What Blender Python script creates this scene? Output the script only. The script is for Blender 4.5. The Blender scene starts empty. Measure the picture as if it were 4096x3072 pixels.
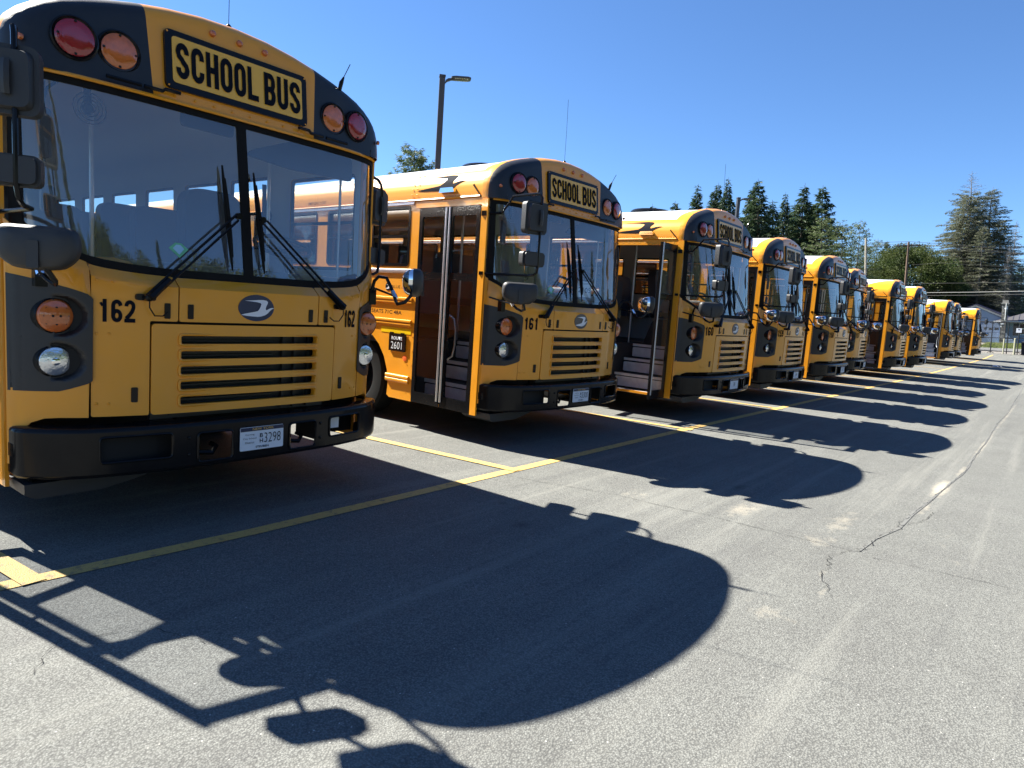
import bpy, bmesh, math, random
import numpy as np
from mathutils import Vector, Matrix
from mathutils.geometry import tessellate_polygon
rnd = random.Random(7)
SC = bpy.context.scene
COL = SC.collection
R = math.radians

# ------------------------------------------------------------------ camera, world, sun, exposure
CAMP = Vector((-2.29419564, -3.98545766, 1.47122746))
CM = ((0.63414442, -0.7702149, 0.06804308), (0.04691775, 0.12616795, 0.99089877), (0.77178985, 0.6251805, -0.11614545))
FPX = 2692.16
cam = bpy.data.cameras.new("camera")
cam.sensor_width = 36.0
cam.lens = 36.0 * FPX / 4096.0
cam.clip_end = 3000
camo = bpy.data.objects.new("camera", cam)
COL.objects.link(camo)
camo.matrix_world = Matrix(((CM[0][0], CM[1][0], -CM[2][0], CAMP.x), (CM[0][1], CM[1][1], -CM[2][1], CAMP.y),
                            (CM[0][2], CM[1][2], -CM[2][2], CAMP.z), (0, 0, 0, 1)))
SC.camera = camo
SUND = Vector((-0.125, 0.713, 0.690)).normalized()
SUN_EL = math.asin(SUND.z)
SUN_AZ = math.atan2(SUND.x, SUND.y)
world = bpy.data.worlds.new("World")
SC.world = world
world.use_nodes = True
wn = world.node_tree.nodes
sky = wn.new("ShaderNodeTexSky")
sky.sky_type = 'NISHITA'
sky.sun_disc = False
sky.sun_elevation = SUN_EL
sky.sun_rotation = SUN_AZ
sky.altitude = 300
sky.air_density = 0.9
sky.dust_density = 0.0
sky.ozone_density = 6.0
tint = wn.new("ShaderNodeMix"); tint.data_type = 'RGBA'; tint.blend_type = 'MULTIPLY'; tint.inputs[0].default_value = 1.0
tint.inputs[7].default_value = (0.72, 0.86, 0.99, 1)      # the phone's cool white balance
world.node_tree.links.new(sky.outputs[0], tint.inputs[6])
world.node_tree.links.new(tint.outputs[2], wn["Background"].inputs[0])
wn["Background"].inputs[1].default_value = 0.05
sun = bpy.data.lights.new("sun", 'SUN')
sun.energy = 5.0
sun.angle = R(0.5)
sun.color = (1.0, 0.96, 0.87)
suno = bpy.data.objects.new("sun", sun)
COL.objects.link(suno)
suno.rotation_mode = 'QUATERNION'
suno.rotation_quaternion = SUND.to_track_quat('Z', 'Y')
vs = SC.view_settings
vs.view_transform = 'Standard'
vs.look = 'None'
vs.gamma = 1
vs.use_curve_mapping = False
vs.exposure = 2.0
SC.cycles.max_bounces = 8
SC.cycles.transparent_max_bounces = 24
SC.cycles.diffuse_bounces = 4
SC.cycles.glossy_bounces = 4
SC.cycles.caustics_reflective = False
SC.cycles.caustics_refractive = False
SC.cycles.sample_clamp_indirect = 6

def ray(u, v):
    a, b = (u - 2048) / FPX, -(v - 1536) / FPX
    return Vector([CM[0][i] * a + CM[1][i] * b + CM[2][i] for i in range(3)])
def at(u, v, D):
    """point at horizontal distance D along the sight line of photo pixel (u, v)"""
    r = ray(u, v)
    return CAMP + r * (D / math.hypot(r.x, r.y))
def atx(u, v, X):
    r = ray(u, v)
    return CAMP + r * ((X - CAMP.x) / r.x)

# ------------------------------------------------------------------ materials
MATS = {}
def mat(name, color, rough=0.5, metal=0.0, coat=0.0, noise=None, bump=0.0, bscale=200.0, spec=0.5, trans=0.0):
    m = bpy.data.materials.new(name)
    m.use_nodes = True
    nt = m.node_tree
    b = nt.nodes["Principled BSDF"]
    b.inputs["Base Color"].default_value = (*color, 1)
    b.inputs["Roughness"].default_value = rough
    b.inputs["Metallic"].default_value = metal
    b.inputs["Coat Weight"].default_value = coat
    b.inputs["Coat Roughness"].default_value = 0.06
    b.inputs["Specular IOR Level"].default_value = spec
    if trans: b.inputs["Transmission Weight"].default_value = trans
    tc = nt.nodes.new("ShaderNodeTexCoord")
    if noise:
        sc, amt = noise
        n = nt.nodes.new("ShaderNodeTexNoise"); n.inputs["Scale"].default_value = sc; n.inputs["Detail"].default_value = 6
        nt.links.new(tc.outputs["Object"], n.inputs["Vector"])
        mx = nt.nodes.new("ShaderNodeMix"); mx.data_type = 'RGBA'
        mx.inputs[6].default_value = (*[c * (1 - amt) for c in color], 1)
        mx.inputs[7].default_value = (*[min(1, c * (1 + amt)) for c in color], 1)
        nt.links.new(n.outputs["Fac"], mx.inputs[0])
        nt.links.new(mx.outputs[2], b.inputs["Base Color"])
        mr = nt.nodes.new("ShaderNodeMapRange")
        mr.inputs[3].default_value = max(0.02, rough - 0.07); mr.inputs[4].default_value = rough + 0.1
        nt.links.new(n.outputs["Fac"], mr.inputs[0]); nt.links.new(mr.outputs[0], b.inputs["Roughness"])
    if bump:
        n2 = nt.nodes.new("ShaderNodeTexNoise"); n2.inputs["Scale"].default_value = bscale; n2.inputs["Detail"].default_value = 3
        nt.links.new(tc.outputs["Object"], n2.inputs["Vector"])
        bp = nt.nodes.new("ShaderNodeBump"); bp.inputs["Strength"].default_value = bump; bp.inputs["Distance"].default_value = 0.002
        nt.links.new(n2.outputs["Fac"], bp.inputs["Height"]); nt.links.new(bp.outputs[0], b.inputs["Normal"])
    MATS[name] = m
    return m
YEL = (0.80, 0.318, 0.012)
m_yellow = mat("bus_yellow_paint", YEL, 0.36, coat=0.5, noise=(2.2, 0.07), spec=.35)
def dusty(m, amt, sc=3.0, tone=(.42, .36, .27)):
    nt = m.node_tree; L = nt.links.new; b = nt.nodes["Principled BSDF"]; tc = nt.nodes["Texture Coordinate"]
    src = b.inputs["Base Color"].links[0].from_socket if b.inputs["Base Color"].links else None
    n = nt.nodes.new("ShaderNodeTexNoise"); n.inputs["Scale"].default_value = sc; n.inputs["Detail"].default_value = 12; n.inputs["Roughness"].default_value = .72; L(tc.outputs["Object"], n.inputs["Vector"])
    r = nt.nodes.new("ShaderNodeMapRange"); r.inputs[1].default_value = .42; r.inputs[2].default_value = .8; r.inputs[3].default_value = 0; r.inputs[4].default_value = amt; L(n.outputs[0], r.inputs[0])
    mx = nt.nodes.new("ShaderNodeMix"); mx.data_type = 'RGBA'; mx.inputs[7].default_value = (*tone, 1)
    if src: L(src, mx.inputs[6])
    else: mx.inputs[6].default_value = b.inputs["Base Color"].default_value
    L(r.outputs[0], mx.inputs[0]); L(mx.outputs[2], b.inputs["Base Color"])
dusty(m_yellow, .10)
def wavy(m):
    nt = m.node_tree; L = nt.links.new; tc = nt.nodes["Texture Coordinate"]
    n = nt.nodes.new("ShaderNodeTexNoise"); n.inputs["Scale"].default_value = 3.2; n.inputs["Detail"].default_value = 2; L(tc.outputs["Object"], n.inputs["Vector"])
    b = nt.nodes.new("ShaderNodeBump"); b.inputs["Strength"].default_value = .35; b.inputs["Distance"].default_value = .012; L(n.outputs[0], b.inputs["Height"])
    L(b.outputs[0], nt.nodes["Principled BSDF"].inputs["Normal"]); L(b.outputs[0], nt.nodes["Principled BSDF"].inputs["Coat Normal"])
wavy(m_yellow)
m_black = mat("matt_black_paint", (0.011, 0.0115, 0.014), 0.42, bump=0.3, bscale=400, noise=(5, 0.2))
m_gblack = mat("gloss_black_paint", (0.007, 0.007, 0.008), 0.18, noise=(4, 0.3), spec=.2)
m_plastic = mat("black_plastic", (0.025, 0.026, 0.028), 0.5, bump=0.3, bscale=600)
m_rubber = mat("black_rubber", (0.012, 0.012, 0.012), 0.7, noise=(20, .3), spec=.08)
m_text = mat("black_vinyl", (0.008, 0.01, 0.016), 0.7, spec=.03)
m_white = mat("white_roof_paint", (0.82, 0.83, 0.84), 0.35, noise=(1.5, 0.05))
m_signy = mat("sign_yellow", (0.80, 0.42, 0.03), 0.35, coat=.35, noise=(8, 0.05))
m_alu = mat("brushed_aluminium", (0.55, 0.55, 0.56), 0.38, metal=0.9, noise=(12, .15))
m_kick = mat("scuffed_aluminium_plate", (0.76, 0.78, 0.78), 0.45, metal=0.1, noise=(10, .25))
dusty(m_gblack, .012, 6.0); dusty(m_black, .02, 5.0)
m_chrome = mat("chrome", (0.85, 0.85, 0.87), 0.06, metal=1.0)
m_red = mat("red_lens", (0.30, 0.012, 0.02), 0.12, coat=0.8, noise=(30, 0.2))
m_amber = mat("amber_lens", (0.55, 0.13, 0.025), 0.15, coat=0.8, noise=(45, 0.35))
m_hlens = mat("headlight_glass", (0.7, 0.72, 0.76), 0.12, metal=0.85, coat=1.0, noise=(60, .25), bump=.8, bscale=90)
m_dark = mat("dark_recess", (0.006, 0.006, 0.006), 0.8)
m_blue = mat("emblem_blue", (0.006, 0.020, 0.065), 0.4, coat=0.1)
m_grayem = mat("emblem_gray", (0.045, 0.05, 0.06), 0.4, coat=0.3)
m_emw = mat("emblem_white", (0.75, 0.76, 0.8), 0.35)
m_liner = mat("interior_liner", (0.50, 0.52, 0.55), 0.6, noise=(3, .05))
m_seat = mat("navy_seat_vinyl", (0.03, 0.04, 0.065), 0.5, noise=(6, .2))
m_floor = mat("bus_floor", (0.03, 0.03, 0.032), 0.7)
m_platew = mat("plate_white", (0.78, 0.8, 0.84), 0.4)
m_platen = mat("plate_navy", (0.015, 0.025, 0.07), 0.4)
m_gold = mat("plate_gold", (0.75, 0.45, 0.12), 0.4)
m_tape = mat("reflective_yellow_tape", (0.85, 0.55, 0.0), 0.35, coat=.3)
m_orange = mat("orange_reflector", (0.9, 0.16, 0.04), 0.3, coat=.5)
m_green = mat("green_sticker", (0.15, 0.5, 0.28), 0.5)
m_paleblue = mat("pale_blue_sticker", (0.35, 0.6, 0.8), 0.5)
m_mirror = mat("mirror_glass", (0.8, 0.82, 0.85), 0.02, metal=1.0)
m_cone = mat("folded_orange_cloth", (0.75, 0.30, 0.08), .7, noise=(9, .2))
m_pole = mat("dark_bronze_pole", (0.025, 0.024, 0.026), 0.45)
m_paint_line = None

def glassmat(name, tint, refl, rough=0.0, dust_haze=0.0):
    m = bpy.data.materials.new(name); m.use_nodes = True; nt = m.node_tree
    nt.nodes.clear()
    out = nt.nodes.new("ShaderNodeOutputMaterial")
    tr = nt.nodes.new("ShaderNodeBsdfTransparent"); tr.inputs[0].default_value = (*tint, 1)
    gl = nt.nodes.new("ShaderNodeBsdfGlossy"); gl.inputs["Roughness"].default_value = rough
    gl.inputs[0].default_value = (1, 1, 1, 1)
    # Schlick reflectance from the unsigned angle, the same from either side of the single sheet
    ge = nt.nodes.new("ShaderNodeNewGeometry"); dt = nt.nodes.new("ShaderNodeVectorMath"); dt.operation = 'DOT_PRODUCT'
    nt.links.new(ge.outputs["Normal"], dt.inputs[0]); nt.links.new(ge.outputs["Incoming"], dt.inputs[1])
    def mth(op, a, c=None):
        n = nt.nodes.new("ShaderNodeMath"); n.operation = op
        for i, q in enumerate((a, c)):
            if q is None: continue
            if isinstance(q, float): n.inputs[i].default_value = q
            else: nt.links.new(q, n.inputs[i])
        return n.outputs[0]
    cs = mth('ABSOLUTE', dt.outputs["Value"]); p5 = mth('POWER', mth('SUBTRACT', 1.0, cs), 5.0)
    fr = mth('ADD', mth('MULTIPLY', p5, 1.0 - refl), refl)
    mx = nt.nodes.new("ShaderNodeMixShader")
    nt.links.new(fr, mx.inputs[0]); nt.links.new(tr.outputs[0], mx.inputs[1]); nt.links.new(gl.outputs[0], mx.inputs[2])
    last = mx
    if dust_haze:
        tc = nt.nodes.new("ShaderNodeTexCoord")
        n = nt.nodes.new("ShaderNodeTexNoise"); n.inputs["Scale"].default_value = 2.3; n.inputs["Detail"].default_value = 7
        nt.links.new(tc.outputs["Object"], n.inputs["Vector"])
        mr = nt.nodes.new("ShaderNodeMapRange"); mr.inputs[3].default_value = dust_haze * 0.5; mr.inputs[4].default_value = dust_haze * 1.5
        nt.links.new(n.outputs["Fac"], mr.inputs[0])
        df = nt.nodes.new("ShaderNodeBsdfDiffuse"); df.inputs[0].default_value = (.62, .64, .66, 1)
        tl = nt.nodes.new("ShaderNodeBsdfTranslucent"); tl.inputs[0].default_value = (.62, .64, .66, 1)
        ad = nt.nodes.new("ShaderNodeMixShader"); ad.inputs[0].default_value = .5
        nt.links.new(df.outputs[0], ad.inputs[1]); nt.links.new(tl.outputs[0], ad.inputs[2])
        m2 = nt.nodes.new("ShaderNodeMixShader")
        nt.links.new(mr.outputs[0], m2.inputs[0]); nt.links.new(mx.outputs[0], m2.inputs[1]); nt.links.new(ad.outputs[0], m2.inputs[2])
        last = m2
    nt.links.new(last.outputs[0], out.inputs[0])
    MATS[name] = m
    return m
m_ws = glassmat("windshield_glass", (0.82, 0.89, 0.91), .15, dust_haze=0.10)  # pale dust layer, raised to put haze into the glass
m_glass = glassmat("door_glass", (0.80, 0.81, 0.82), .045, dust_haze=0.002)
m_wglass = glassmat("window_glass", (0.80, 0.84, 0.84), .07, dust_haze=0.004)

# ------------------------------------------------------------------ mesh helpers
def lerp(a, b, t): return a + (b - a) * t
class MB:
    def __init__(s): s.v = []; s.f = []
    def add(s, vs, fs):
        o = len(s.v); s.v += [tuple(p) for p in vs]; s.f += [tuple(i + o for i in f) for f in fs]; return s
    def box(s, x0, x1, y0, y1, z0, z1, M=None):
        vs = [Vector((x, y, z)) for z in (z0, z1) for y in (y0, y1) for x in (x0, x1)]
        if M is not None: vs = [M @ p for p in vs]
        return s.add(vs, [(0, 2, 3, 1), (4, 5, 7, 6), (0, 1, 5, 4), (2, 6, 7, 3), (0, 4, 6, 2), (1, 3, 7, 5)])
    def tube(s, pts, r, n=8, cap=True):
        pts = [Vector(p) for p in pts]; rs = r if isinstance(r, (list, tuple)) else [r] * len(pts)
        rings = []; prev = None
        for i, p in enumerate(pts):
            d = (pts[min(i + 1, len(pts) - 1)] - pts[max(i - 1, 0)]).normalized()
            if prev is None:
                a = Vector((0, 0, 1)) if abs(d.z) < .9 else Vector((1, 0, 0))
                u = d.cross(a).normalized()
            else:
                u = (prev - d * prev.dot(d)).normalized()
            prev = u; w = d.cross(u)
            rings.append([p + (u * math.cos(2 * math.pi * k / n) + w * math.sin(2 * math.pi * k / n)) * rs[i] for k in range(n)])
        o = len(s.v); s.v += [tuple(q) for rg in rings for q in rg]
        for i in range(len(pts) - 1):
            for k in range(n):
                a = o + i * n + k; b = o + i * n + (k + 1) % n
                s.f.append((a, b, b + n, a + n))
        if cap:
            s.f.append(tuple(o + k for k in range(n))[::-1]); s.f.append(tuple(o + (len(pts) - 1) * n + k for k in range(n)))
        return s
    def disc(s, c, axis, prof, n=24, cap=True):
        """lathe: prof list of (radius, distance along axis)"""
        c = Vector(c); d = Vector(axis).normalized(); a = Vector((0, 0, 1)) if abs(d.z) < .9 else Vector((1, 0, 0))
        u = d.cross(a).normalized(); w = d.cross(u); o = len(s.v)
        for r_, h in prof:
            for k in range(n):
                t = 2 * math.pi * k / n
                s.v.append(tuple(c + d * h + (u * math.cos(t) + w * math.sin(t)) * r_))
        for i in range(len(prof) - 1):
            for k in range(n):
                a_ = o + i * n + k; b_ = o + i * n + (k + 1) % n
                s.f.append((a_, a_ + n, b_ + n, b_))
        if cap:
            s.f.append(tuple(o + (len(prof) - 1) * n + k for k in range(n))[::-1])
            s.f.append(tuple(o + k for k in range(n)))
        return s
    def prism(s, poly, a, b, f):
        """poly in 2D, extruded between a and b; f(u, v, w) gives the 3D point"""
        n = len(poly); o = len(s.v)
        s.v += [tuple(f(p[0], p[1], a)) for p in poly] + [tuple(f(p[0], p[1], b)) for p in poly]
        for t in tessellate_polygon([[Vector((p[0], p[1], 0)) for p in poly]]):
            s.f.append((o + t[0], o + t[1], o + t[2])); s.f.append((o + n + t[2], o + n + t[1], o + n + t[0]))
        for i in range(n): s.f.append((o + i, o + (i + 1) % n, o + n + (i + 1) % n, o + n + i))
        return s
    def build(s, name, m, parent=None, smooth=35, fix=True, loc=None):
        me = bpy.data.meshes.new(name)
        me.from_pydata(s.v, [], s.f)
        if fix:
            bm = bmesh.new(); bm.from_mesh(me); bmesh.ops.recalc_face_normals(bm, faces=bm.faces); bm.to_mesh(me); bm.free()
        return link(name, me, m, parent, smooth, loc)
def link(name, me, m, parent=None, smooth=35, loc=None):
    if m is not None:
        for q in (m if isinstance(m, (list, tuple)) else [m]): me.materials.append(q)
    if smooth:
        me.shade_smooth(); me.set_sharp_from_angle(angle=R(smooth))
    o = bpy.data.objects.new(name, me); COL.objects.link(o)
    if parent is not None: o.parent = parent
    if loc: o.location = loc
    return o
def empty(name, loc=(0, 0, 0), rot=None):
    o = bpy.data.objects.new(name, None); COL.objects.link(o); o.location = loc; o.empty_display_size = .3
    if rot is not None: o.rotation_euler = rot
    return o
def tag(o, label=None, cat=None, group=None, kind=None):
    for k, v in (("label", label), ("category", cat), ("group", group), ("kind", kind)):
        if v: o[k] = v
    return o
def rpoly(pts, r, n=4):
    out = []; N = len(pts)
    for i, p in enumerate(pts):
        p = Vector(p); a = Vector(pts[i - 1]) - p; b = Vector(pts[(i + 1) % N]) - p
        rr = min(r, a.length * .45, b.length * .45)
        A = p + a.normalized() * rr; B = p + b.normalized() * rr
        for k in range(n + 1):
            t = k / n; out.append(tuple(A * (1 - t) ** 2 + p * 2 * t * (1 - t) + B * t * t))
    return out
def rrect(x0, x1, z0, z1, r, n=4): return rpoly([(x0, z0), (x1, z0), (x1, z1), (x0, z1)], r, n)
def thicken(bm, th):
    """give a sheet real thickness: a back copy along the vertex normals and walls round every open edge"""
    bm.normal_update()
    vs = bm.verts[:]; fs = bm.faces[:]; bd = [e for e in bm.edges if len(e.link_faces) == 1]
    mp = {v: bm.verts.new(v.co - v.normal * th) for v in vs}
    for f in fs: bm.faces.new([mp[v] for v in reversed(f.verts)])
    for e in bd:
        l = e.link_loops[0]; a, b = l.vert, l.link_loop_next.vert
        bm.faces.new((b, a, mp[a], mp[b]))
def panel_mesh(outline, holes=(), f=None, cx=(), cz=(), th=0.0, name="panel"):
    loops = [[Vector((p[0], p[1], 0)) for p in outline]] + [[Vector((p[0], p[1], 0)) for p in h] for h in holes]
    flat = [p for l in loops for p in l]
    bm = bmesh.new(); vs = [bm.verts.new((p.x, 0, p.y)) for p in flat]
    for t in tessellate_polygon(loops):
        try: bm.faces.new([vs[i] for i in t])
        except ValueError: pass
    for c, no in [(c, (1, 0, 0)) for c in cx] + [(c, (0, 0, 1)) for c in cz]:
        bmesh.ops.bisect_plane(bm, geom=bm.verts[:] + bm.edges[:] + bm.faces[:], plane_co=(c * no[0], 0, c * no[2]), plane_no=no)
    bmesh.ops.remove_doubles(bm, verts=bm.verts, dist=1e-5)
    for fc in bm.faces:
        fc.normal_update()
        if fc.normal.y > 0: fc.normal_flip()
    if f:
        for v in bm.verts: v.co = Vector(f(v.co.x, v.co.z))
    bm.normal_update()
    if th: thicken(bm, th)
    bmesh.ops.recalc_face_normals(bm, faces=bm.faces)
    me = bpy.data.meshes.new(name); bm.to_mesh(me); bm.free()
    return me
def panel(name, m, parent, outline, holes=(), f=None, cx=(), cz=(), th=0.0, smooth=35):
    return link(name, panel_mesh(outline, holes, f, cx, cz, th, name), m, parent, smooth)
def frange(a, b, s): return [a + s * i for i in range(int(round((b - a) / s)) + 1)]
def text_mesh(s, size, w=None, h=None, bold=0.0, ext=0.0):
    """mesh of a word in the x-z plane, left-bottom at origin, fitted to w x h metres"""
    cu = bpy.data.curves.new("word", 'FONT'); cu.body = s; cu.size = size; cu.offset = bold; cu.extrude = ext; cu.resolution_u = 3
    o = bpy.data.objects.new("word", cu); COL.objects.link(o)
    dg = bpy.context.evaluated_depsgraph_get(); dg.update()
    me = bpy.data.meshes.new_from_object(o.evaluated_get(dg))
    bpy.data.objects.remove(o); bpy.data.curves.remove(cu)
    co = np.empty(len(me.vertices) * 3); me.vertices.foreach_get("co", co); co = co.reshape(-1, 3)
    mn, mx = co.min(0), co.max(0)
    sx = (w / (mx[0] - mn[0])) if w else 1; sy = (h / (mx[1] - mn[1])) if h else 1
    if w and not h: sy = sx
    if h and not w: sx = sy
    out = np.stack([(co[:, 0] - mn[0]) * sx, (co[:, 2] - mn[2]), (co[:, 1] - mn[1]) * sy], 1)
    me.vertices.foreach_set("co", out.ravel()); me.update()
    return me
def text_obj(name, s, m, parent, f, w=None, h=None, bold=0.0, cut=0):
    me = text_mesh(s, 1.0, w, h, bold)
    if cut:
        bm = bmesh.new(); bm.from_mesh(me)
        xs = [v.co.x for v in bm.verts]
        for c in np.arange(min(xs), max(xs), cut):
            bmesh.ops.bisect_plane(bm, geom=bm.verts[:] + bm.edges[:] + bm.faces[:], plane_co=(float(c), 0, 0), plane_no=(1, 0, 0))
        bm.to_mesh(me); bm.free()
    for v in me.vertices: v.co = Vector(f(v.co.x, v.co.z))
    return link(name, me, m, parent, 0)


# condensed bold block lettering (as on the bus signs): every stroke a flat ribbon
def _arc(cx, cy, rx, ry, a0, a1, n=10): return [(cx + rx * math.cos(R(lerp(a0, a1, i / n))), cy + ry * math.sin(R(lerp(a0, a1, i / n)))) for i in range(n + 1)]
def glyph(ch, w=.50, t=.17):
    h = t / 2; l, r, b, tp = h, w - h, h, 1 - h; c = w / 2; rx = (r - l) / 2; ry = rx * 1.15
    T = lambda a0, a1: _arc(c, tp - ry, rx, ry, a0, a1); B = lambda a0, a1: _arc(c, b + ry, rx, ry, a0, a1)
    if ch in "O0": p = T(0, 180) + B(180, 360); return [p + [p[0]]]
    if ch == "C": return [[(r, .66)] + T(0, 180) + B(180, 360) + [(r, .34)]]
    if ch == "U": return [[(l, 1)] + B(180, 360) + [(r, 1)]]
    if ch == "H": return [[(l, 0), (l, 1)], [(r, 0), (r, 1)], [(l + h, .5), (r - h, .5)]]
    if ch == "L": return [[(l, 0), (l, 1)], [(l + h, h), (w * .95, h)]]
    if ch == "S": return [[(r, .70)] + T(0, 180) + [(l, .72), (l + .03, .62), (c - .02, .53), (c + .02, .47), (r - .03, .38), (r, .28)] + B(0, -180) + [(l, .30)]]
    if ch == "B":
        q = (tp - .5) / 2
        return [[(l, 0), (l, 1)], [(l + h, tp)] + _arc(c + .02, tp - q, r - c - .03, q, 90, -90) + [(l + h, .5)], [(l + h, b)] + _arc(c + .02, b + q, r - c - .02, q, -90, 62)]
    if ch == "1": return [[(c + .06, 0), (c + .06, 1)], [(c + .06 - h, .80), (c - .12, .74)]]
    if ch == "7": return [[(0, tp), (r + .02, tp)], [(r, tp - h), (c - .02, .45), (c - .08, 0)]]
    if ch == "4": return [[(r - .07, 0), (r - .07, 1)], [(r - .07 - h, .92), (l - .02, .33)], [(l - .07, .25), (r - .07 - h, .25)], [(r - .07 + h, .25), (w, .25)]]
    if ch == "2": return [[(l, .72)] + T(180, 0) + [(r, .66), (r - .06, .5), (c, .35), (l + .02, .2), (l, t)], [(l - h, h), (w, h)]]
    if ch == "5": return [[(w - .02, tp), (l - .0, tp)], [(l, tp - h), (l, .55)], [(l + .05, .56)] + _arc(c, b + .20, rx, .25, 110, -180) + [(l, .27)]]
    if ch == "6": p = _arc(c, b + .20, rx, .21, 180, -180, 18); return [p, [(r, .76)] + T(0, 180) + [(l, .30)]]
    if ch == "9": p = _arc(c, tp - .20, rx, .21, 0, 360, 18); return [p, [(l, .24)] + B(180, 360) + [(r, .70)]]
    if ch == "8": q = (tp - .5) / 2; return [_arc(c, tp - q, rx * .95, q - .01, 0, 360, 18), _arc(c, b + q, rx, q - .01, 60, -240, 18)]
    if ch == "3": q = (tp - .5) / 2; return [_arc(c, tp - q, rx, q, 170, -70, 12), _arc(c, b + q, rx, q, 62, -170, 12)]
    return []
def block_text(name, s_, m, parent, f, w, h, t=.17, gap=.085):
    """word fitted to w x h, mapped by f(x, z)"""
    gw = [.50] * len(s_); tot = sum(gw) + gap * (len(s_) - 1); kx = w / tot; mb = MB(); x = 0
    for g_, ch in zip(gw, s_):
        for li, ln in enumerate(glyph(ch, g_, t)):
            P_ = [Vector(p) for p in ln]; P_ = [p for i, p in enumerate(P_) if i == 0 or (p - P_[i - 1]).length > 1e-4]
            if len(P_) == 2: P_ = [P_[0].lerp(P_[1], k / 6) for k in range(7)]
            closed = (P_[0] - P_[-1]).length < 1e-3; n = len(P_); o = len(mb.v)
            for i, p in enumerate(P_):
                a = P_[i - 1] if i else (P_[-2] if closed else p); c = P_[i + 1] if i < n - 1 else (P_[1] if closed else p)
                d = (c - a).normalized(); nn = Vector((-d.y, d.x)) * (t / 2)
                for q in (p + nn, p - nn): mb.v.append(tuple(f((x + q.x) * kx, min(max(q.y, 0), 1) * h + 0.0) ))
                if li: # keep crossing strokes a hair apart from the first one
                    for k_ in (-1, -2): v_ = mb.v[k_]; mb.v[k_] = (v_[0], v_[1] - .0004 * li, v_[2])
            mb.f += [(o + 2 * i, o + 2 * i + 1, o + 2 * i + 3, o + 2 * i + 2) for i in range(n - 1)]
        x += g_ + gap
    return mb.build(name, m, parent, 0, fix=False)

# ------------------------------------------------------------------ ground
UPT = Vector((-0.034, 0.042, 0.9985)).normalized()      # true vertical of the far ground: the parking lot itself slopes
TILT = Vector((0, 0, 1)).rotation_difference(UPT)
def sm(a, b, x):
    t = min(1, max(0, (x - a) / (b - a))); return t * t * (3 - 2 * t)
def gz(x, y):
    z = 0.0
    if x > 24: z = 0.10 * sm(24, 50, x)
    if x > 46: z += 0.26 * sm(46, 64, x)
    if x > 58:
        w = sm(58, 66, x)
        zf = .36 + ((x - 62) * .034 - (y + 2) * .042)
        z = z * (1 - w) + zf * w
    return z
def gmesh(name, xs, ys, m, dz=0.0):
    vs = [(x, y, gz(x, y) + dz) for y in ys for x in xs]; nx = len(xs)
    fs = [(j * nx + i, j * nx + i + 1, (j + 1) * nx + i + 1, (j + 1) * nx + i) for j in range(len(ys) - 1) for i in range(nx - 1)]
    b = MB(); b.add(vs, fs); return b.build(name, m, smooth=60, fix=False)

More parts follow.
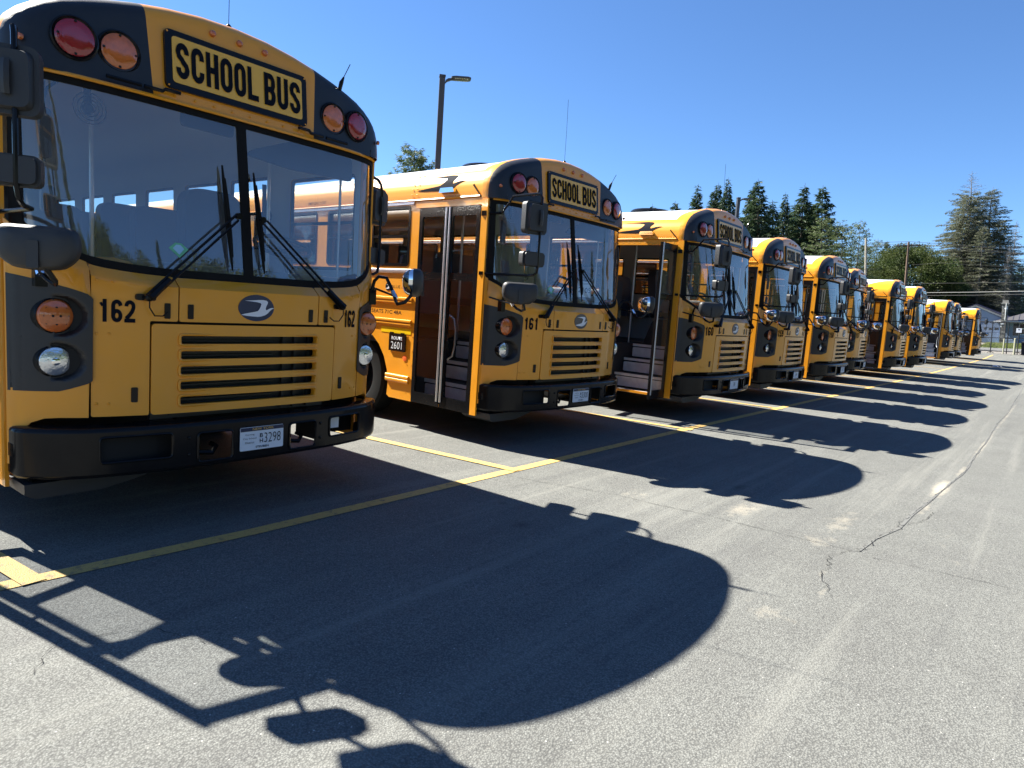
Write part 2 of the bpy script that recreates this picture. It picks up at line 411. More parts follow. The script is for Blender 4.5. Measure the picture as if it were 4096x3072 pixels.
def asphalt_material():
    m = bpy.data.materials.new("weathered_asphalt"); m.use_nodes = True; nt = m.node_tree; L = nt.links.new
    b = nt.nodes["Principled BSDF"]; b.inputs["Specular IOR Level"].default_value = 0.12
    tc = nt.nodes.new("ShaderNodeTexCoord")
    def noise(s, d=2, r=.5, vec=None):
        n = nt.nodes.new("ShaderNodeTexNoise"); n.inputs["Scale"].default_value = s; n.inputs["Detail"].default_value = d; n.inputs["Roughness"].default_value = r
        L(vec or tc.outputs["Object"], n.inputs["Vector"]); return n
    def mr(src, a, b_, c, d_, cl=True):
        n = nt.nodes.new("ShaderNodeMapRange"); n.clamp = cl
        for i, q in enumerate((a, b_, c, d_)): n.inputs[i + 1].default_value = q
        L(src, n.inputs[0]); return n.outputs[0]
    def mix(fac, a, c, mode='MIX'):
        n = nt.nodes.new("ShaderNodeMix"); n.data_type = 'RGBA'; n.blend_type = mode
        if isinstance(fac, float): n.inputs[0].default_value = fac
        else: L(fac, n.inputs[0])
        for i, q in ((6, a), (7, c)):
            if isinstance(q, tuple): n.inputs[i].default_value = (*q, 1)
            else: L(q, n.inputs[i])
        return n.outputs[2]
    def math_(op, a, c=None):
        n = nt.nodes.new("ShaderNodeMath"); n.operation = op
        for i, q in enumerate((a, c)):
            if q is None: continue
            if isinstance(q, (int, float)): n.inputs[i].default_value = q
            else: L(q, n.inputs[i])
        return n.outputs[0]
    big = noise(0.28, 5, .6); med = noise(2.2, 6, .62); 
    vor = nt.nodes.new("ShaderNodeTexVoronoi"); vor.inputs["Scale"].default_value = 130
    L(tc.outputs["Object"], vor.inputs["Vector"])
    vor2 = nt.nodes.new("ShaderNodeTexVoronoi"); vor2.inputs["Scale"].default_value = 60
    L(tc.outputs["Object"], vor2.inputs["Vector"])
    fine = noise(260, 2, .6)
    col = mix(mr(big.outputs[0], .3, .7, 0, 1), (0.122, 0.122, 0.113), (0.166, 0.167, 0.155))
    col = mix(mr(med.outputs[0], .35, .7, 0, .5), col, (0.198, 0.202, 0.184))
    # aggregate: every stone its own tone
    sep = nt.nodes.new("ShaderNodeSeparateColor"); L(vor.outputs["Color"], sep.inputs[0])
    col = mix(mr(sep.outputs[0], 0, 1, .0, .42), col, mix(mr(sep.outputs[1], .2, 1, 0, 1), (0.068, 0.070, 0.066), (0.29, 0.295, 0.275)))
    col = mix(mr(vor.outputs["Distance"], .35, .68, 0, .55), col, (0.05, 0.049, 0.048))
    sep2 = nt.nodes.new("ShaderNodeSeparateColor"); L(vor2.outputs["Color"], sep2.inputs[0])
    col = mix(math_('MULTIPLY', mr(sep2.outputs[0], .985, .99, 0, .8), mr(vor2.outputs['Distance'], .15, .25, 1, 0)), col, (0.5, 0.48, 0.44))
    # tyre scuffs / drag marks running along x
    mp = nt.nodes.new("ShaderNodeMapping"); mp.inputs["Scale"].default_value = (.12, 2.6, 1); mp.inputs["Rotation"].default_value = (0, 0, .22)
    L(tc.outputs["Object"], mp.inputs[0]); st = noise(1.6, 4, .6, mp.outputs[0])
    col = mix(mr(st.outputs[0], .56, .75, 0, .35), col, (0.055, 0.055, 0.058))
    sx0 = nt.nodes.new("ShaderNodeSeparateXYZ"); L(tc.outputs["Object"], sx0.inputs[0]); oil = None
    for cx, cy, rx, ry, am in [(.1, 1.2, .5, .7, 1.0), (4.2, 1.4, .4, .6, .9), (7.8, .9, .45, .6, .9), (11.3, 1.2, .5, .6, .9), (1.2, -1.3, .10, .08, .8), (-.9, -2.3, .07, .05, .9), (3.6, -1.9, .22, .10, .6), (5.1, -4.1, .35, .12, .55), (1.5, -.9, .05, .05, .9), (6.2, -1.5, .12, .10, .6), (3.9, -5.2, .5, .2, .5), (9.5, -5, .8, .2, .4)]:
        dx = math_('DIVIDE', math_('SUBTRACT', sx0.outputs[0], cx), rx); dy = math_('DIVIDE', math_('SUBTRACT', sx0.outputs[1], cy), ry)
        g = math_('MULTIPLY', math_('EXPONENT', math_('MULTIPLY', math_('ADD', math_('MULTIPLY', dx, dx), math_('MULTIPLY', dy, dy)), -1.0)), am)
        oil = g if oil is None else math_('MAXIMUM', oil, g)
    on = noise(5, 6, .7); om = mr(math_('ADD', oil, math_('MULTIPLY', math_('SUBTRACT', on.outputs[0], .5), 1.4)), .35, .9, 0, .6)
    col = mix(om, col, (0.05, 0.048, 0.046))
    mp2 = nt.nodes.new("ShaderNodeMapping"); mp2.inputs["Scale"].default_value = (.05, 1.5, 1); mp2.inputs["Rotation"].default_value = (0, 0, -.12)
    L(tc.outputs["Object"], mp2.inputs[0]); st2 = noise(2.4, 5, .65, mp2.outputs[0])
    col = mix(mr(st2.outputs[0], .52, .7, 0, .4), col, (0.24, 0.238, 0.212))
    # sand drifts
    sx = nt.nodes.new("ShaderNodeSeparateXYZ"); L(tc.outputs["Object"], sx.inputs[0])
    sand = None
    for cx, cy, rx, ry, am in [(5.3, -3.24, .55, .08, .9), (6.5, -3.29, .5, .045, .6), (4.35, -3.24, .6, .06, .5), (9.0, -3.3, 2.5, .05, .6), (2.0, -3.04, .2, .04, .45), (1.65, -3.12, .15, .03, .5),
                               (2.93, -2.2, .45, .16, .55), (2.6, -1.4, .3, .2, .4), (3.2, -2.85, .7, .16, .45), (2.6, -2.85, .25, .2, .45), (1.15, -3.0, .25, .25, .4), (2.85, -3.6, .3, .22, .3), (3.3, -3.5, .9, .1, .3), (2.3, -.9, .25, .6, .3), (14, -3.3, 5, .05, .5), (.2, -3.2, .9, .5, .25)]:
        dx = math_('DIVIDE', math_('SUBTRACT', sx.outputs[0], cx), rx); dy = math_('DIVIDE', math_('SUBTRACT', sx.outputs[1], cy), ry)
        r2 = math_('ADD', math_('MULTIPLY', dx, dx), math_('MULTIPLY', dy, dy))
        g = math_('MULTIPLY', math_('EXPONENT', math_('MULTIPLY', r2, -1.0)), am)
        sand = g if sand is None else math_('MAXIMUM', sand, g)
    sn = noise(9, 8, .75)
    sandm = mr(math_('ADD', sand, math_('MULTIPLY', math_('SUBTRACT', sn.outputs[0], .5), 1.1)), .35, .95, 0, 1)
    col = mix(math_('MULTIPLY', sandm, mr(fine.outputs[0], .35, .6, .35, 1)), col, (0.46, 0.41, 0.32))
    L(col, b.inputs["Base Color"])
    b.inputs["Roughness"].default_value = 0.78
    h = math_('ADD', math_('MULTIPLY', vor.outputs["Distance"], -1.0), math_('MULTIPLY', fine.outputs[0], .5))
    bp = nt.nodes.new("ShaderNodeBump"); bp.inputs["Strength"].default_value = 0.6; bp.inputs["Distance"].default_value = 0.004
    L(h, bp.inputs["Height"]); L(bp.outputs[0], b.inputs["Normal"])
    return m
m_asphalt = asphalt_material()
def worn_paint():
    m = bpy.data.materials.new("worn_yellow_road_paint"); m.use_nodes = True; nt = m.node_tree; L = nt.links.new
    b = nt.nodes["Principled BSDF"]; tc = nt.nodes.new("ShaderNodeTexCoord")
    n = nt.nodes.new("ShaderNodeTexNoise"); n.inputs["Scale"].default_value = 14; n.inputs["Detail"].default_value = 8; n.inputs["Roughness"].default_value = .75
    v = nt.nodes.new("ShaderNodeTexVoronoi"); v.feature = 'DISTANCE_TO_EDGE'; v.inputs["Scale"].default_value = 22
    v2 = nt.nodes.new("ShaderNodeTexVoronoi"); v2.inputs["Scale"].default_value = 150
    for q in (n, v, v2): L(tc.outputs["Object"], q.inputs["Vector"])
    r1 = nt.nodes.new("ShaderNodeMapRange"); r1.inputs[1].default_value = .0; r1.inputs[2].default_value = .02; r1.inputs[3].default_value = .7; r1.inputs[4].default_value = 0
    L(v.outputs["Distance"], r1.inputs[0])
    r2 = nt.nodes.new("ShaderNodeMapRange"); r2.inputs[1].default_value = .54; r2.inputs[2].default_value = .64; r2.inputs[3].default_value = 0; r2.inputs[4].default_value = .8
    L(n.outputs[0], r2.inputs[0])
    mx = nt.nodes.new("ShaderNodeMath"); mx.operation = 'MAXIMUM'; L(r1.outputs[0], mx.inputs[0]); L(r2.outputs[0], mx.inputs[1])
    c = nt.nodes.new("ShaderNodeMix"); c.data_type = 'RGBA'; c.inputs[6].default_value = (0.52, 0.335, 0.10, 1); c.inputs[7].default_value = (0.10, 0.095, 0.085, 1)
    L(mx.outputs[0], c.inputs[0]); L(c.outputs[2], b.inputs["Base Color"]); b.inputs["Roughness"].default_value = .7
    bp = nt.nodes.new("ShaderNodeBump"); bp.inputs["Strength"].default_value = .6; bp.inputs["Distance"].default_value = .004
    L(v2.outputs["Distance"], bp.inputs["Height"]); L(bp.outputs[0], b.inputs["Normal"])
    return m
m_paint_line = worn_paint()
def grassmat(name, a, c):
    m = mat(name, a, .9); nt = m.node_tree; b = nt.nodes["Principled BSDF"]
    n = nt.nodes.new("ShaderNodeTexNoise"); n.inputs["Scale"].default_value = 1.2; n.inputs["Detail"].default_value = 10
    tc = nt.nodes["Texture Coordinate"]; nt.links.new(tc.outputs["Object"], n.inputs["Vector"])
    r = nt.nodes.new("ShaderNodeMix"); r.data_type = 'RGBA'; r.inputs[6].default_value = (*a, 1); r.inputs[7].default_value = (*c, 1)
    mr = nt.nodes.new("ShaderNodeMapRange"); mr.inputs[1].default_value = .35; mr.inputs[2].default_value = .65
    nt.links.new(n.outputs[0], mr.inputs[0]); nt.links.new(mr.outputs[0], r.inputs[0]); nt.links.new(r.outputs[2], b.inputs["Base Color"])
    return m
m_grass = grassmat("lawn", (0.05, 0.085, 0.02), (0.10, 0.13, 0.04))
m_gravel = mat("pale_gravel", (0.20, 0.185, 0.165), .9, noise=(6, .3))
m_road = mat("street_asphalt", (0.13, 0.13, 0.13), .9, noise=(3, .15))
fx = frange(-60, 24, 12) + frange(27, 64, 1.5) + [66, 70, 75, 80, 90, 100, 120, 160, 300]
parking_lot = gmesh("parking_lot", frange(-60, 24, 12)[:-1] + frange(24, 61.5, 1.5), [-60, -40, -20, -10, -4, 0, 4, 10, 13.5], m_asphalt)
tag(parking_lot, kind="structure")
ground = gmesh("ground", [-500, -200, -60, -30, 0, 24] + frange(27, 66, 1.5) + [70, 75, 80, 90, 100, 120, 160, 300, 600], [-500, -200, -60, -30, -10, -4, 0, 4, 10, 20, 40, 80, 150, 300, 500], m_grass, -0.012)
tag(ground, kind="structure")
tag(gmesh("gravel_apron", [61.5, 62.5, 64, 66, 68], frange(-30, 30, 3), m_gravel, .0), kind="structure")

def strip(name, pts, w, m, dz, jit=0.0, parent=None, step=None):
    """flat ribbon of width w along ground points; w may be a list"""
    b = MB(); P = [Vector((p[0], p[1])) for p in pts]; vs = []
    for i, p in enumerate(P):
        d = (P[min(i + 1, len(P) - 1)] - P[max(i - 1, 0)]).normalized(); n = Vector((-d.y, d.x))
        ww = (w[i] if isinstance(w, list) else w) * .5
        a = p + n * (ww + rnd.uniform(-jit, jit)); c = p - n * (ww + rnd.uniform(-jit, jit))
        vs += [(a.x, a.y, gz(a.x, a.y) + dz), (c.x, c.y, gz(c.x, c.y) + dz)]
    b.add(vs, [(2 * i, 2 * i + 1, 2 * i + 3, 2 * i + 2) for i in range(len(P) - 1)])
    return b.build(name, m, parent, smooth=0, fix=False)
def dens(pts, s):
    out = []
    for a, c in zip(pts[:-1], pts[1:]):
        n = max(1, int(math.hypot(c[0] - a[0], c[1] - a[1]) / s))
        out += [(a[0] + (c[0] - a[0]) * i / n, a[1] + (c[1] - a[1]) * i / n) for i in range(n)]
    return out + [pts[-1]]
front_line = [(-6, -.28), (-1.4, -.29), (-.2, -.335), (2.35, -.31), (6., -.27), (20, -.28), (57.0, -.1)]
tag(strip("yellow_line", dens(front_line, .25), .105, m_paint_line, .004, .0015), kind="structure")
JX = [-1.303 + 3.658 * k for k in range(16)]
for k, x in enumerate(JX):
    a = R(-7.0)
    tag(strip("yellow_line", dens([(x, -.345 if k == 0 else -.35), (x + math.sin(a) * 12.5, -.29 + math.cos(a) * 12.5)], .25), .105, m_paint_line, .008, .0015), kind="structure")
# paving joint and cracks
m_crack = mat("crack_dark", (0.012, 0.012, 0.012), .95)  # near-black ribbons mark the crack lines
m_tar = mat("old_joint_tar", (0.125, 0.126, 0.118), .8, noise=(9, .3))
def crack(pts, w, seed=0, nm="pavement_crack", j=.012):
    q = dens(pts, .035); rr = random.Random(seed); q = [(x + rr.gauss(0, j), y + rr.gauss(0, j)) for x, y in q]
    ws = [w * rr.uniform(.15, 1.5) for _ in q]
    tag(strip(nm, q, ws, m_crack, .005), kind="structure")
JNT = [(60, -3.3), (24.49, -3.13), (14, -3.28), (12.05, -3.25), (9.16, -3.3), (7.56, -3.3), (6.58, -3.32), (5.61, -3.28), (4.48, -3.23), (3.97, -3.2), (3.42, -3.2), (2.99, -3.13), (2.59, -3.1)]
tag(strip("pavement_joint", dens(JNT, .3), .018, m_tar, .0035, .008), kind="structure")
crack([(5.5, -3.28), (4.48, -3.23), (3.97, -3.2), (3.58, -3.17), (3.42, -3.2), (3.22, -3.16), (2.99, -3.13), (2.78, -3.13), (2.59, -3.1), (2.51, -3.05), (2.36, -3.01), (2.24, -2.99), (2.09, -3.02), (1.91, -3.05), (1.79, -3.11), (1.58, -3.17)], .0045, 1)
crack([(20, -3.2), (14, -3.27), (12.05, -3.25), (9.16, -3.3), (7.56, -3.3), (6.58, -3.32), (5.61, -3.28)], .003, 2, j=.004)
crack([(2.15, -.38), (2.22, -.7), (2.33, -1.04), (2.42, -1.35), (2.44, -1.69), (2.51, -2.02), (2.51, -2.31), (2.53, -2.68), (2.56, -3.05)], .004, 3, j=.003)
crack([(2.52, -3.2), (2.57, -3.49), (2.61, -3.75), (2.66, -4.3), (2.7, -5)], .004, 4, j=.003)
crack([(3.52, -3.19), (3.8, -3.3), (4.21, -3.33)], .005, 5, j=.006)
crack([(-1.55, -1.2), (-1.4, -1.0), (-1.1, -1.15), (-1.0, -1.4)], .003, 6, j=.006)

# ------------------------------------------------------------------ the school bus
def interp(x, xs, ys):
    return float(np.interp(x, xs, ys))
CX = [0, .3, .468, .632, .75, .83, .906, .98, 1.05, 1.10, 1.15, 1.19, 1.215, 1.222]
CY = [0, .007, .018, .030, .058, .080, .107, .145, .190, .228, .272, .320, .367, .40]
_cd = np.polyfit
def nose_c(x):
    x = abs(x)
    # smooth the table with a small box average
    return sum(interp(min(max(x + d, 0), 1.222), CX, CY) for d in (-.03, -.015, 0, .015, .03)) / 5 if x < 1.17 else interp(x, CX, CY)
ZBX = [0, .5, .7, .85, .93, 1.0, 1.07, 1.13, 1.2]; ZBZ = [1.504, 1.506, 1.515, 1.532, 1.55, 1.583, 1.625, 1.672, 1.725]
def zb(x): return interp(abs(x), ZBX, ZBZ)
def ws_y(x, z):
    u = min(abs(x) / 1.2, 1.02); y0 = .091 + (z - 1.504) * .138
    return y0 + (.38 - y0) * (.4 * u ** 3 + .6 * u ** 10)
def nose_y(x, z):
    c = nose_c(x) + .015 * (1.3 - z)
    zc = zb(x) - .065
    if z > zc:
        t = (z - zc) / .065
        c = lerp(c, max(c, ws_y(x, zb(x))), min(t, 1.0))
    return c
def fn(dy=0.0, s=1): return lambda x, z: (x * s, nose_y(x, z) + dy, z)
def fu(dy=0.0, s=1):
    def g(u, z):
        if u <= 1.205: x = u; y = nose_y(x, z)
        else: x = 1.205 + .5 * (u - 1.205) * (1 if u < 1.23 else 0) + (.0125 if u >= 1.23 else 0) ; y = nose_c(1.205) + (u - 1.205)
        return (x * s, y + dy * (1 if u < 1.15 else .3), z) if dy >= 0 else ((x - dy * sm(1.0, 1.22, u)) * s, y + dy * (1 - sm(1.0, 1.25, u)), z)
    return g
XC = frange(-1.2, 1.2, .025)
XU = frange(.925, 1.30, .02)
FAR_SKIP = set()
PROF = [(1.222, 2.525), (1.222, 2.60), (1.215, 2.665), (1.198, 2.72), (1.168, 2.772), (1.122, 2.82), (1.06, 2.866), (.98, 2.91), (.88, 2.947), (.76, 2.985), (.6, 3.028), (.42, 3.065), (.22, 3.092), (0, 3.102)]
PROFF = [(x, z) for x, z in PROF] + [(-x, z) for x, z in PROF[-2::-1]]
BIRD = [(0, .62), (.16, .60), (.33, .66), (.42, .66), (.5, .38), (.53, .30), (.62, .28), (.70, .33), (.78, .47), (.86, .56), (1.0, .60), (.93, .50), (.86, .36), (.78, .22), (.68, .13), (.55, .08), (.40, .10), (.2, .16), (0, .20)]

def bird_poly():
    # swooping bird mark: two long wing feathers to the left, head to the right, in a unit box
    return [(0.02, .30), (.18, .27), (.36, .255), (.50, .245), (.60, .26), (.72, .31), (.80, .38), (.87, .48), (.93, .55), (1.0, .585), (.93, .60), (.86, .575), (.80, .53), (.76, .50), (.735, .55), (.75, .64), (.79, .74), (.80, .81), (.76, .86), (.66, .885), (.50, .875), (.32, .85), (.12, .83), (.32, .81), (.48, .79), (.58, .76), (.60, .72), (.585, .64), (.54, .52), (.50, .46), (.42, .43), (.28, .39), (.12, .345)]

def make_bus():
    root = empty("school_bus")
    P = lambda n, b, m, par=root, **k: b.build(n, m, par, **k)
    # --- nose panels
    zt = lambda x: zb(x) - .008
    top = lambda a, b: [(x, zt(x)) for x in frange(a, b, (b - a) / 6)]
    panel("hood_panel", m_yellow, root, rpoly([(-.477, 1.243)] + [(.477, 1.243)] + [(.477, zt(0))] + [(-.477, zt(0))], .012, 2), (), fn(), XC, (1.40, 1.43, 1.4395, 1.455, 1.475), .012)
    slots = [rrect(-.468, .468, 1.137 - .0905 * k - .024, 1.137 - .0905 * k + .024, .018, 3) for k in range(5)]
    gp = panel("grille_panel", m_yellow, root, rpoly([(-.628, .702), (.628, .702), (.628, 1.228), (-.628, 1.228)], .022, 3), slots, fn(-.004), XC, (), .03)
    for s_ in slots:
        pts = [Vector(fn(-.007)(p[0], p[1])) for p in s_]; c = sum(pts, Vector()) / len(pts)
        pts = [p + Vector((math.copysign(.008, p.x - c.x) if abs(p.x) > .44 else 0, 0, math.copysign(.008, p.z - c.z))) for p in pts]
        P("slot_trim", MB().tube(pts + [pts[0]], .0085, 6, False), m_yellow, gp)
    for s in (-1, 1):
        o = [(.485, 1.243), (.636, 1.243), (.636, .702), (.909, .702)] + [(x, zt(x)) for x in (.909, .85, .75, .65, .55, .485)]
        o = [(x * s, z) for x, z in (o if s > 0 else o[::-1])]
        panel("side_access_panel", m_yellow, root, rpoly(o, .01, 2), (), fn(), XC, (1.40, 1.43, 1.44, 1.455, 1.475), .012)
        o = [(.918, .70), (1.03, .70), (1.09, .695), (1.14, .67), (1.17, .62), (1.18, .56), (1.18, .437), (1.229, .437), (1.229, 1.745)] + [(x, zt(x)) for x in (1.2, 1.17, 1.13, 1.07, 1.0, .96, .918)]
        panel("corner_panel", m_yellow, root, o, [[(1.205, .855), (1.04, .862), (1.0, .872), (.93, .90), (.9195, .915), (.9195, 1.34), (.99, 1.385), (1.119, 1.425), (1.205, 1.448)]], fu(0, s), XU, (1.5, 1.53, 1.56, 1.6), .012)
        post = panel("corner_post", m_yellow, root, [(1.233, .305), (1.318, .305), (1.318, 2.52), (1.233, 2.52)], (), fu(0, s), (), (), .02)
        rv = MB()
        for z in frange(.36, 2.46, .15): rv.disc((1.2175 * s, nose_c(1.205) + .095, z), (s, 0, 0), [(.007, 0), (.006, .004), (.002, .006)], 6)
        P("rivets", rv, m_yellow, post)["kind"] = "stuff"
        # headlight panel with sunk lamp bowls
        ol = [(1.222, 1.463), (1.119, 1.437), (.983, 1.396), (.925, 1.375), (.903, 1.35), (.905, .905), (.925, .888), (1.004, .857), (1.04, .845), (1.222, .840)]
        lamps = [(1.052, 1.250, .187, .088), (1.052, 1.006, .200, .080)]
        def fh(x, z, s=s):
            X, Y, Z = fu(-.005, 1)(x, z); Y -= .006
            for lx, lz, ly, lr in lamps:
                d = math.hypot((x - lx + .010) / 1.05, z - lz)
                if Y < ly: Y = lerp(Y, ly + .006, 1 - sm(lr + .014, lr + .027, d))
            return (X * s, Y, Z)
        hp = panel("headlight_panel", m_black, root, ol[::-1], (), fh, frange(.91, 1.22, .0065), frange(.85, 1.46, .007), .006)
        for i, (lx, lz, ly, lr) in enumerate(lamps):
            c = (lx * s, ly + .004, lz)
            lp = P("turn_signal" if i == 0 else "headlight", MB().disc(c, (0, -1, 0), [(lr + .008, -.12), (lr + .008, .0), (lr + .003, .007), (lr, .004), (lr - .004, -.004)], 28), m_gblack)
            if i == 0:
                P("lens", MB().disc(c, (0, -1, 0), [(lr, -.01), (lr, .004), (lr * .9, .016), (lr * .55, .024), (.01, .027)], 28), m_amber, lp)
                b = MB()
                for (u, v) in [(-.5, .45), (0, .5), (.5, .45), (-.62, 0), (-.2, 0), (.2, 0), (.62, 0), (-.5, -.45), (0, -.5), (.5, -.45), (-.25, .78), (.25, .78), (-.25, -.78), (.25, -.78)]:
                    b.disc((c[0] + u * lr, c[1] - .0275 + .020 * (u * u + v * v), c[2] + v * lr), (0, -1, 0), [(.007, 0), (.006, .002)], 8)
                P("lens_dots", b, m_dark, lp)["kind"] = "stuff"
            else:
                P("lens", MB().disc(c, (0, -1, 0), [(lr, -.01), (lr, .002), (lr * .93, .012), (lr * .6, .019), (.012, .022)], 28), m_hlens, lp)
                P("bulb_shield", MB().disc((c[0], c[1] - .021, c[2]), (0, -1, 0), [(.022, 0), (.02, .004), (.012, .006)], 12), m_chrome, lp)
        b = MB()
        for x, z in ((.885, 1.455), (.815, 1.452), (.885, .775), (.83, .775), (.885, 1.165), (.83, 1.165), (.60, 1.40)): b.disc((x * s, nose_y(x, z) - .001, z), (0, -1, 0), [(.0085, 0), (.007, .004), (.002, .0055)], 8)
        P("rivets", b, m_yellow)["kind"] = "stuff"
        # latches
        for x, z, h in ((.545, 1.303, .088), (.415, 1.303, .086), (.71, .822, .085)):
            b = MB(); b.prism(rrect((x - .016) * s if s > 0 else -x - .016, (x + .016) * s if s > 0 else -x + .016, z - h / 2, z + h / 2, .004, 1), 0, .01, lambda u, v, w: (u, nose_y(u, v) - .004 + w - .002, v))
            P("panel_latch", b, m_gblack)
        # small corner lamp and mud flap
        P("corner_lamp", MB().box(1.215 * s, 1.225 * s, .29, .37, .485, .555), m_gblack)
        P("mud_flap", MB().prism(rpoly([(.25, .335), (.30, .30), (.425, .305), (.425, .435), (.26, .435)], .03, 3), 1.15, 1.165, lambda u, v, w: (w * s, u, v)), m_rubber)
    # dark backing behind the seams and the radiator core seen through the slots
    b = MB()
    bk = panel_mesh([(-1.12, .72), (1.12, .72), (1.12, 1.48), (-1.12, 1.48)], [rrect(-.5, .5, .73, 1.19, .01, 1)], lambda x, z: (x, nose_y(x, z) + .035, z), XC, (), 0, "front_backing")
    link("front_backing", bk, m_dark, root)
    b = MB().box(-.6, .6, .11, .14, .66, 1.2)
    for z in frange(.68, 1.19, .022): b.box(-.5, .18, .085, .11, z, z + .009)
    for x in (.25, .34, .45): b.box(x, x + .02, .085, .11, .67, 1.19)
    P("radiator", b, m_plastic)
    text = None
    # --- emblem
    em = panel("emblem", m_blue, root, [(.123 * math.cos(t), 1.342 + .083 * math.sin(t)) for t in frange(0, 2 * math.pi * 35 / 36, 2 * math.pi / 36)], (), lambda x, z: (x, nose_y(x, z) - .004, z), (), (), .004)
    link("emblem_bird", panel_mesh([(-.112 + .235 * u, 1.342 + .235 * (v - .57) * .72) for u, v in bird_poly()], (), lambda x, z: (x, nose_y(x, z) - .0065, z)), m_emw, em)
    # --- bumper
    BX = [0, .3, .5, .7, .85, .95, 1.03, 1.10, 1.16, 1.20, 1.222]; BY = [-.052, -.045, -.034, -.012, .018, .047, .085, .130, .182, .225, .262]
    def bum(u, z, off=0.0):
        s = 1 if u >= 0 else -1; a = abs(u)
        if a <= 1.222: x, y = a, interp(a, BX, BY)
        else: x, y = 1.222, .262 + (a - 1.222)
        return (x * s, y + off, z)
    holes = [rrect(-.898, -.533, .452, .598, .025), rrect(-.388, -.172, .405, .583, .025), rrect(.235, .449, .405, .583, .025), rrect(.573, .875, .452, .592, .025)]
    bp = panel("bumper", m_gblack, root, [(-1.40, .392), (1.40, .392), (1.40, .625), (-1.40, .625)], holes, lambda u, z: bum(u, z), frange(-1.2, 1.2, .05) + [-1.222, 1.222, -1.17, -1.19, 1.17, 1.19], (), .012)
    def sweep(prof, name):
        us = [-1.40, -1.3] + [-1.222, -1.19] + frange(-1.15, 1.15, .05) + [1.19, 1.222, 1.3, 1.40]
        vs = []
        for u in us:
            px, py, _ = bum(u, 0); a = abs(u); s = 1 if u >= 0 else -1
            nx, ny = (0, 1) if a < .9 else ((-s * sm(.9, 1.25, a)), (1 - sm(.9, 1.3, a)))
            for off, z in prof: vs.append((px + nx * off, py + ny * off, z))
        n = len(prof)
        return MB().add(vs, [(i * n + j, i * n + j + 1, (i + 1) * n + j + 1, (i + 1) * n + j) for i in range(len(us) - 1) for j in range(n - 1)]).build(name, m_gblack, bp, smooth=50)
    sweep([(0, .625), (.003, .637), (.014, .647), (.03, .650), (.11, .655), (.11, .645)], "bumper_top_edge")
    sweep([(0, .392), (.006, .378), (.02, .370), (.08, .366)], "bumper_bottom_edge")
    for h_ in holes:
        pts = [Vector(bum(p[0], p[1], -.004)) for p in h_]; P("bumper_hole_lip", MB().tube(pts + [pts[0]], .007, 5, False), m_gblack, bp)
    b = MB()
    for x in (-.441, .49):
        for z in (.457, .558): b.disc(bum(x, z), (0, -1, 0), [(.011, 0), (.010, .006), (.005, .009)], 8)
    P("bolts", b, m_gblack, bp)["kind"] = "stuff"
    for x in (-.28, .34): P("tow_hook", MB().tube([(x - .06, .06, .44), (x + .02, .03, .435), (x + .05, .04, .47), (x + .04, .09, .48)], .016, 6), m_gblack, bp)
    P("bumper_bracket", MB().box(-.62, -.5, .06, .3, .42, .62).box(-.9, -.58, .05, .08, .44, .6), m_dark, bp); P("bumper_bracket", MB().box(.52, .57, .02, .3, .42, .62), m_dark, bp)
    P("washer_bottle", MB().box(.6, .72, .06, .12, .49, .60), m_platew, bp)
    P("splash_tray", MB().prism([(-1.2, .29), (-1.15, .262), (-.82, .262), (-.69, .285), (-.5, .33), (-.5, .345), (-1.2, .345)], .2, .6, lambda u, v, w: (u, w, v)), m_plastic)
    # --- windshield
    def wsf(dy=0.0): return lambda x, z: (x, ws_y(x, z) + dy, z)
    def wout(a, b2, m_, t_):
        s = 1 if b2 > 0 else -1; xs = frange(abs(a), abs(b2), (abs(b2) - abs(a)) / 14)
        lo = [(x * s, zb(x) + m_) for x in xs]; return lo + [(b2, t_), (a, t_)]
    for s in (-1, 1):
        o = wout(.024 * s, 1.165 * s, .034, 2.478)
        if s < 0: o = o[::-1]
        panel("windshield_pane", m_ws, root, o, (), wsf(.006), XC, frange(1.6, 2.4, .2), 0, smooth=60)
    ob = [(x, zb(x) - .004) for x in frange(-1.2, 1.2, .08)] + [(1.2, 2.512), (-1.2, 2.512)]
    wh = []
    for s in (-1, 1):
        h_ = wout(.03 * s, 1.155 * s, .038, 2.474); wh.append(rpoly(h_, .012, 2) if s > 0 else rpoly(h_[::-1], .012, 2))
    panel("windshield_gasket", m_rubber, root, ob, wh, wsf(-.004), XC + [1.16, 1.18, -1.16, -1.18], frange(1.6, 2.4, .2), .018)
    # --- roof cap over the windshield
    n0 = []
    rim = [(x * 1.012, z + .012 if z > 2.6 else z) for x, z in PROFF]
    den = []
    for i in range(len(rim) - 1):
        for k in range(3): den.append((lerp(rim[i][0], rim[i + 1][0], k / 3), lerp(rim[i][1], rim[i + 1][1], k / 3)))
    den.append(rim[-1]); vs = []; NPH = 9; NZ = 6
    yface = lambda x, z: .222 + .105 * (z - 2.53) + .03 * abs(x / 1.0) ** 4
    for i, (x, z) in enumerate(den):
        a = den[max(i - 1, 0)]; c = den[min(i + 1, len(den) - 1)]; tx, tz = c[0] - a[0], c[1] - a[1]; l = math.hypot(tx, tz); nx, nz = abs(tz / l), abs(tx / l)
        bx, bz = .155, .10
        for k in range(NPH):
            ph = math.pi / 2 * k / (NPH - 1); f = 1 - max(0, 1 - math.sin(ph) ** 2.6) ** (1 / 2.6)
            xx = x - math.copysign(bx * nx * f, x) if abs(x) > .01 else x; zz = max(z - bz * nz * f, 2.522)
            vs.append((xx, .47 - (.47 - yface(xx, zz)) * math.sin(ph), zz))
        xi, zi = vs[-1][0], vs[-1][2]
        for k in range(1, NZ + 1):
            zz = lerp(zi, 2.522, k / NZ); vs.append((xi, yface(xi, zz), zz))
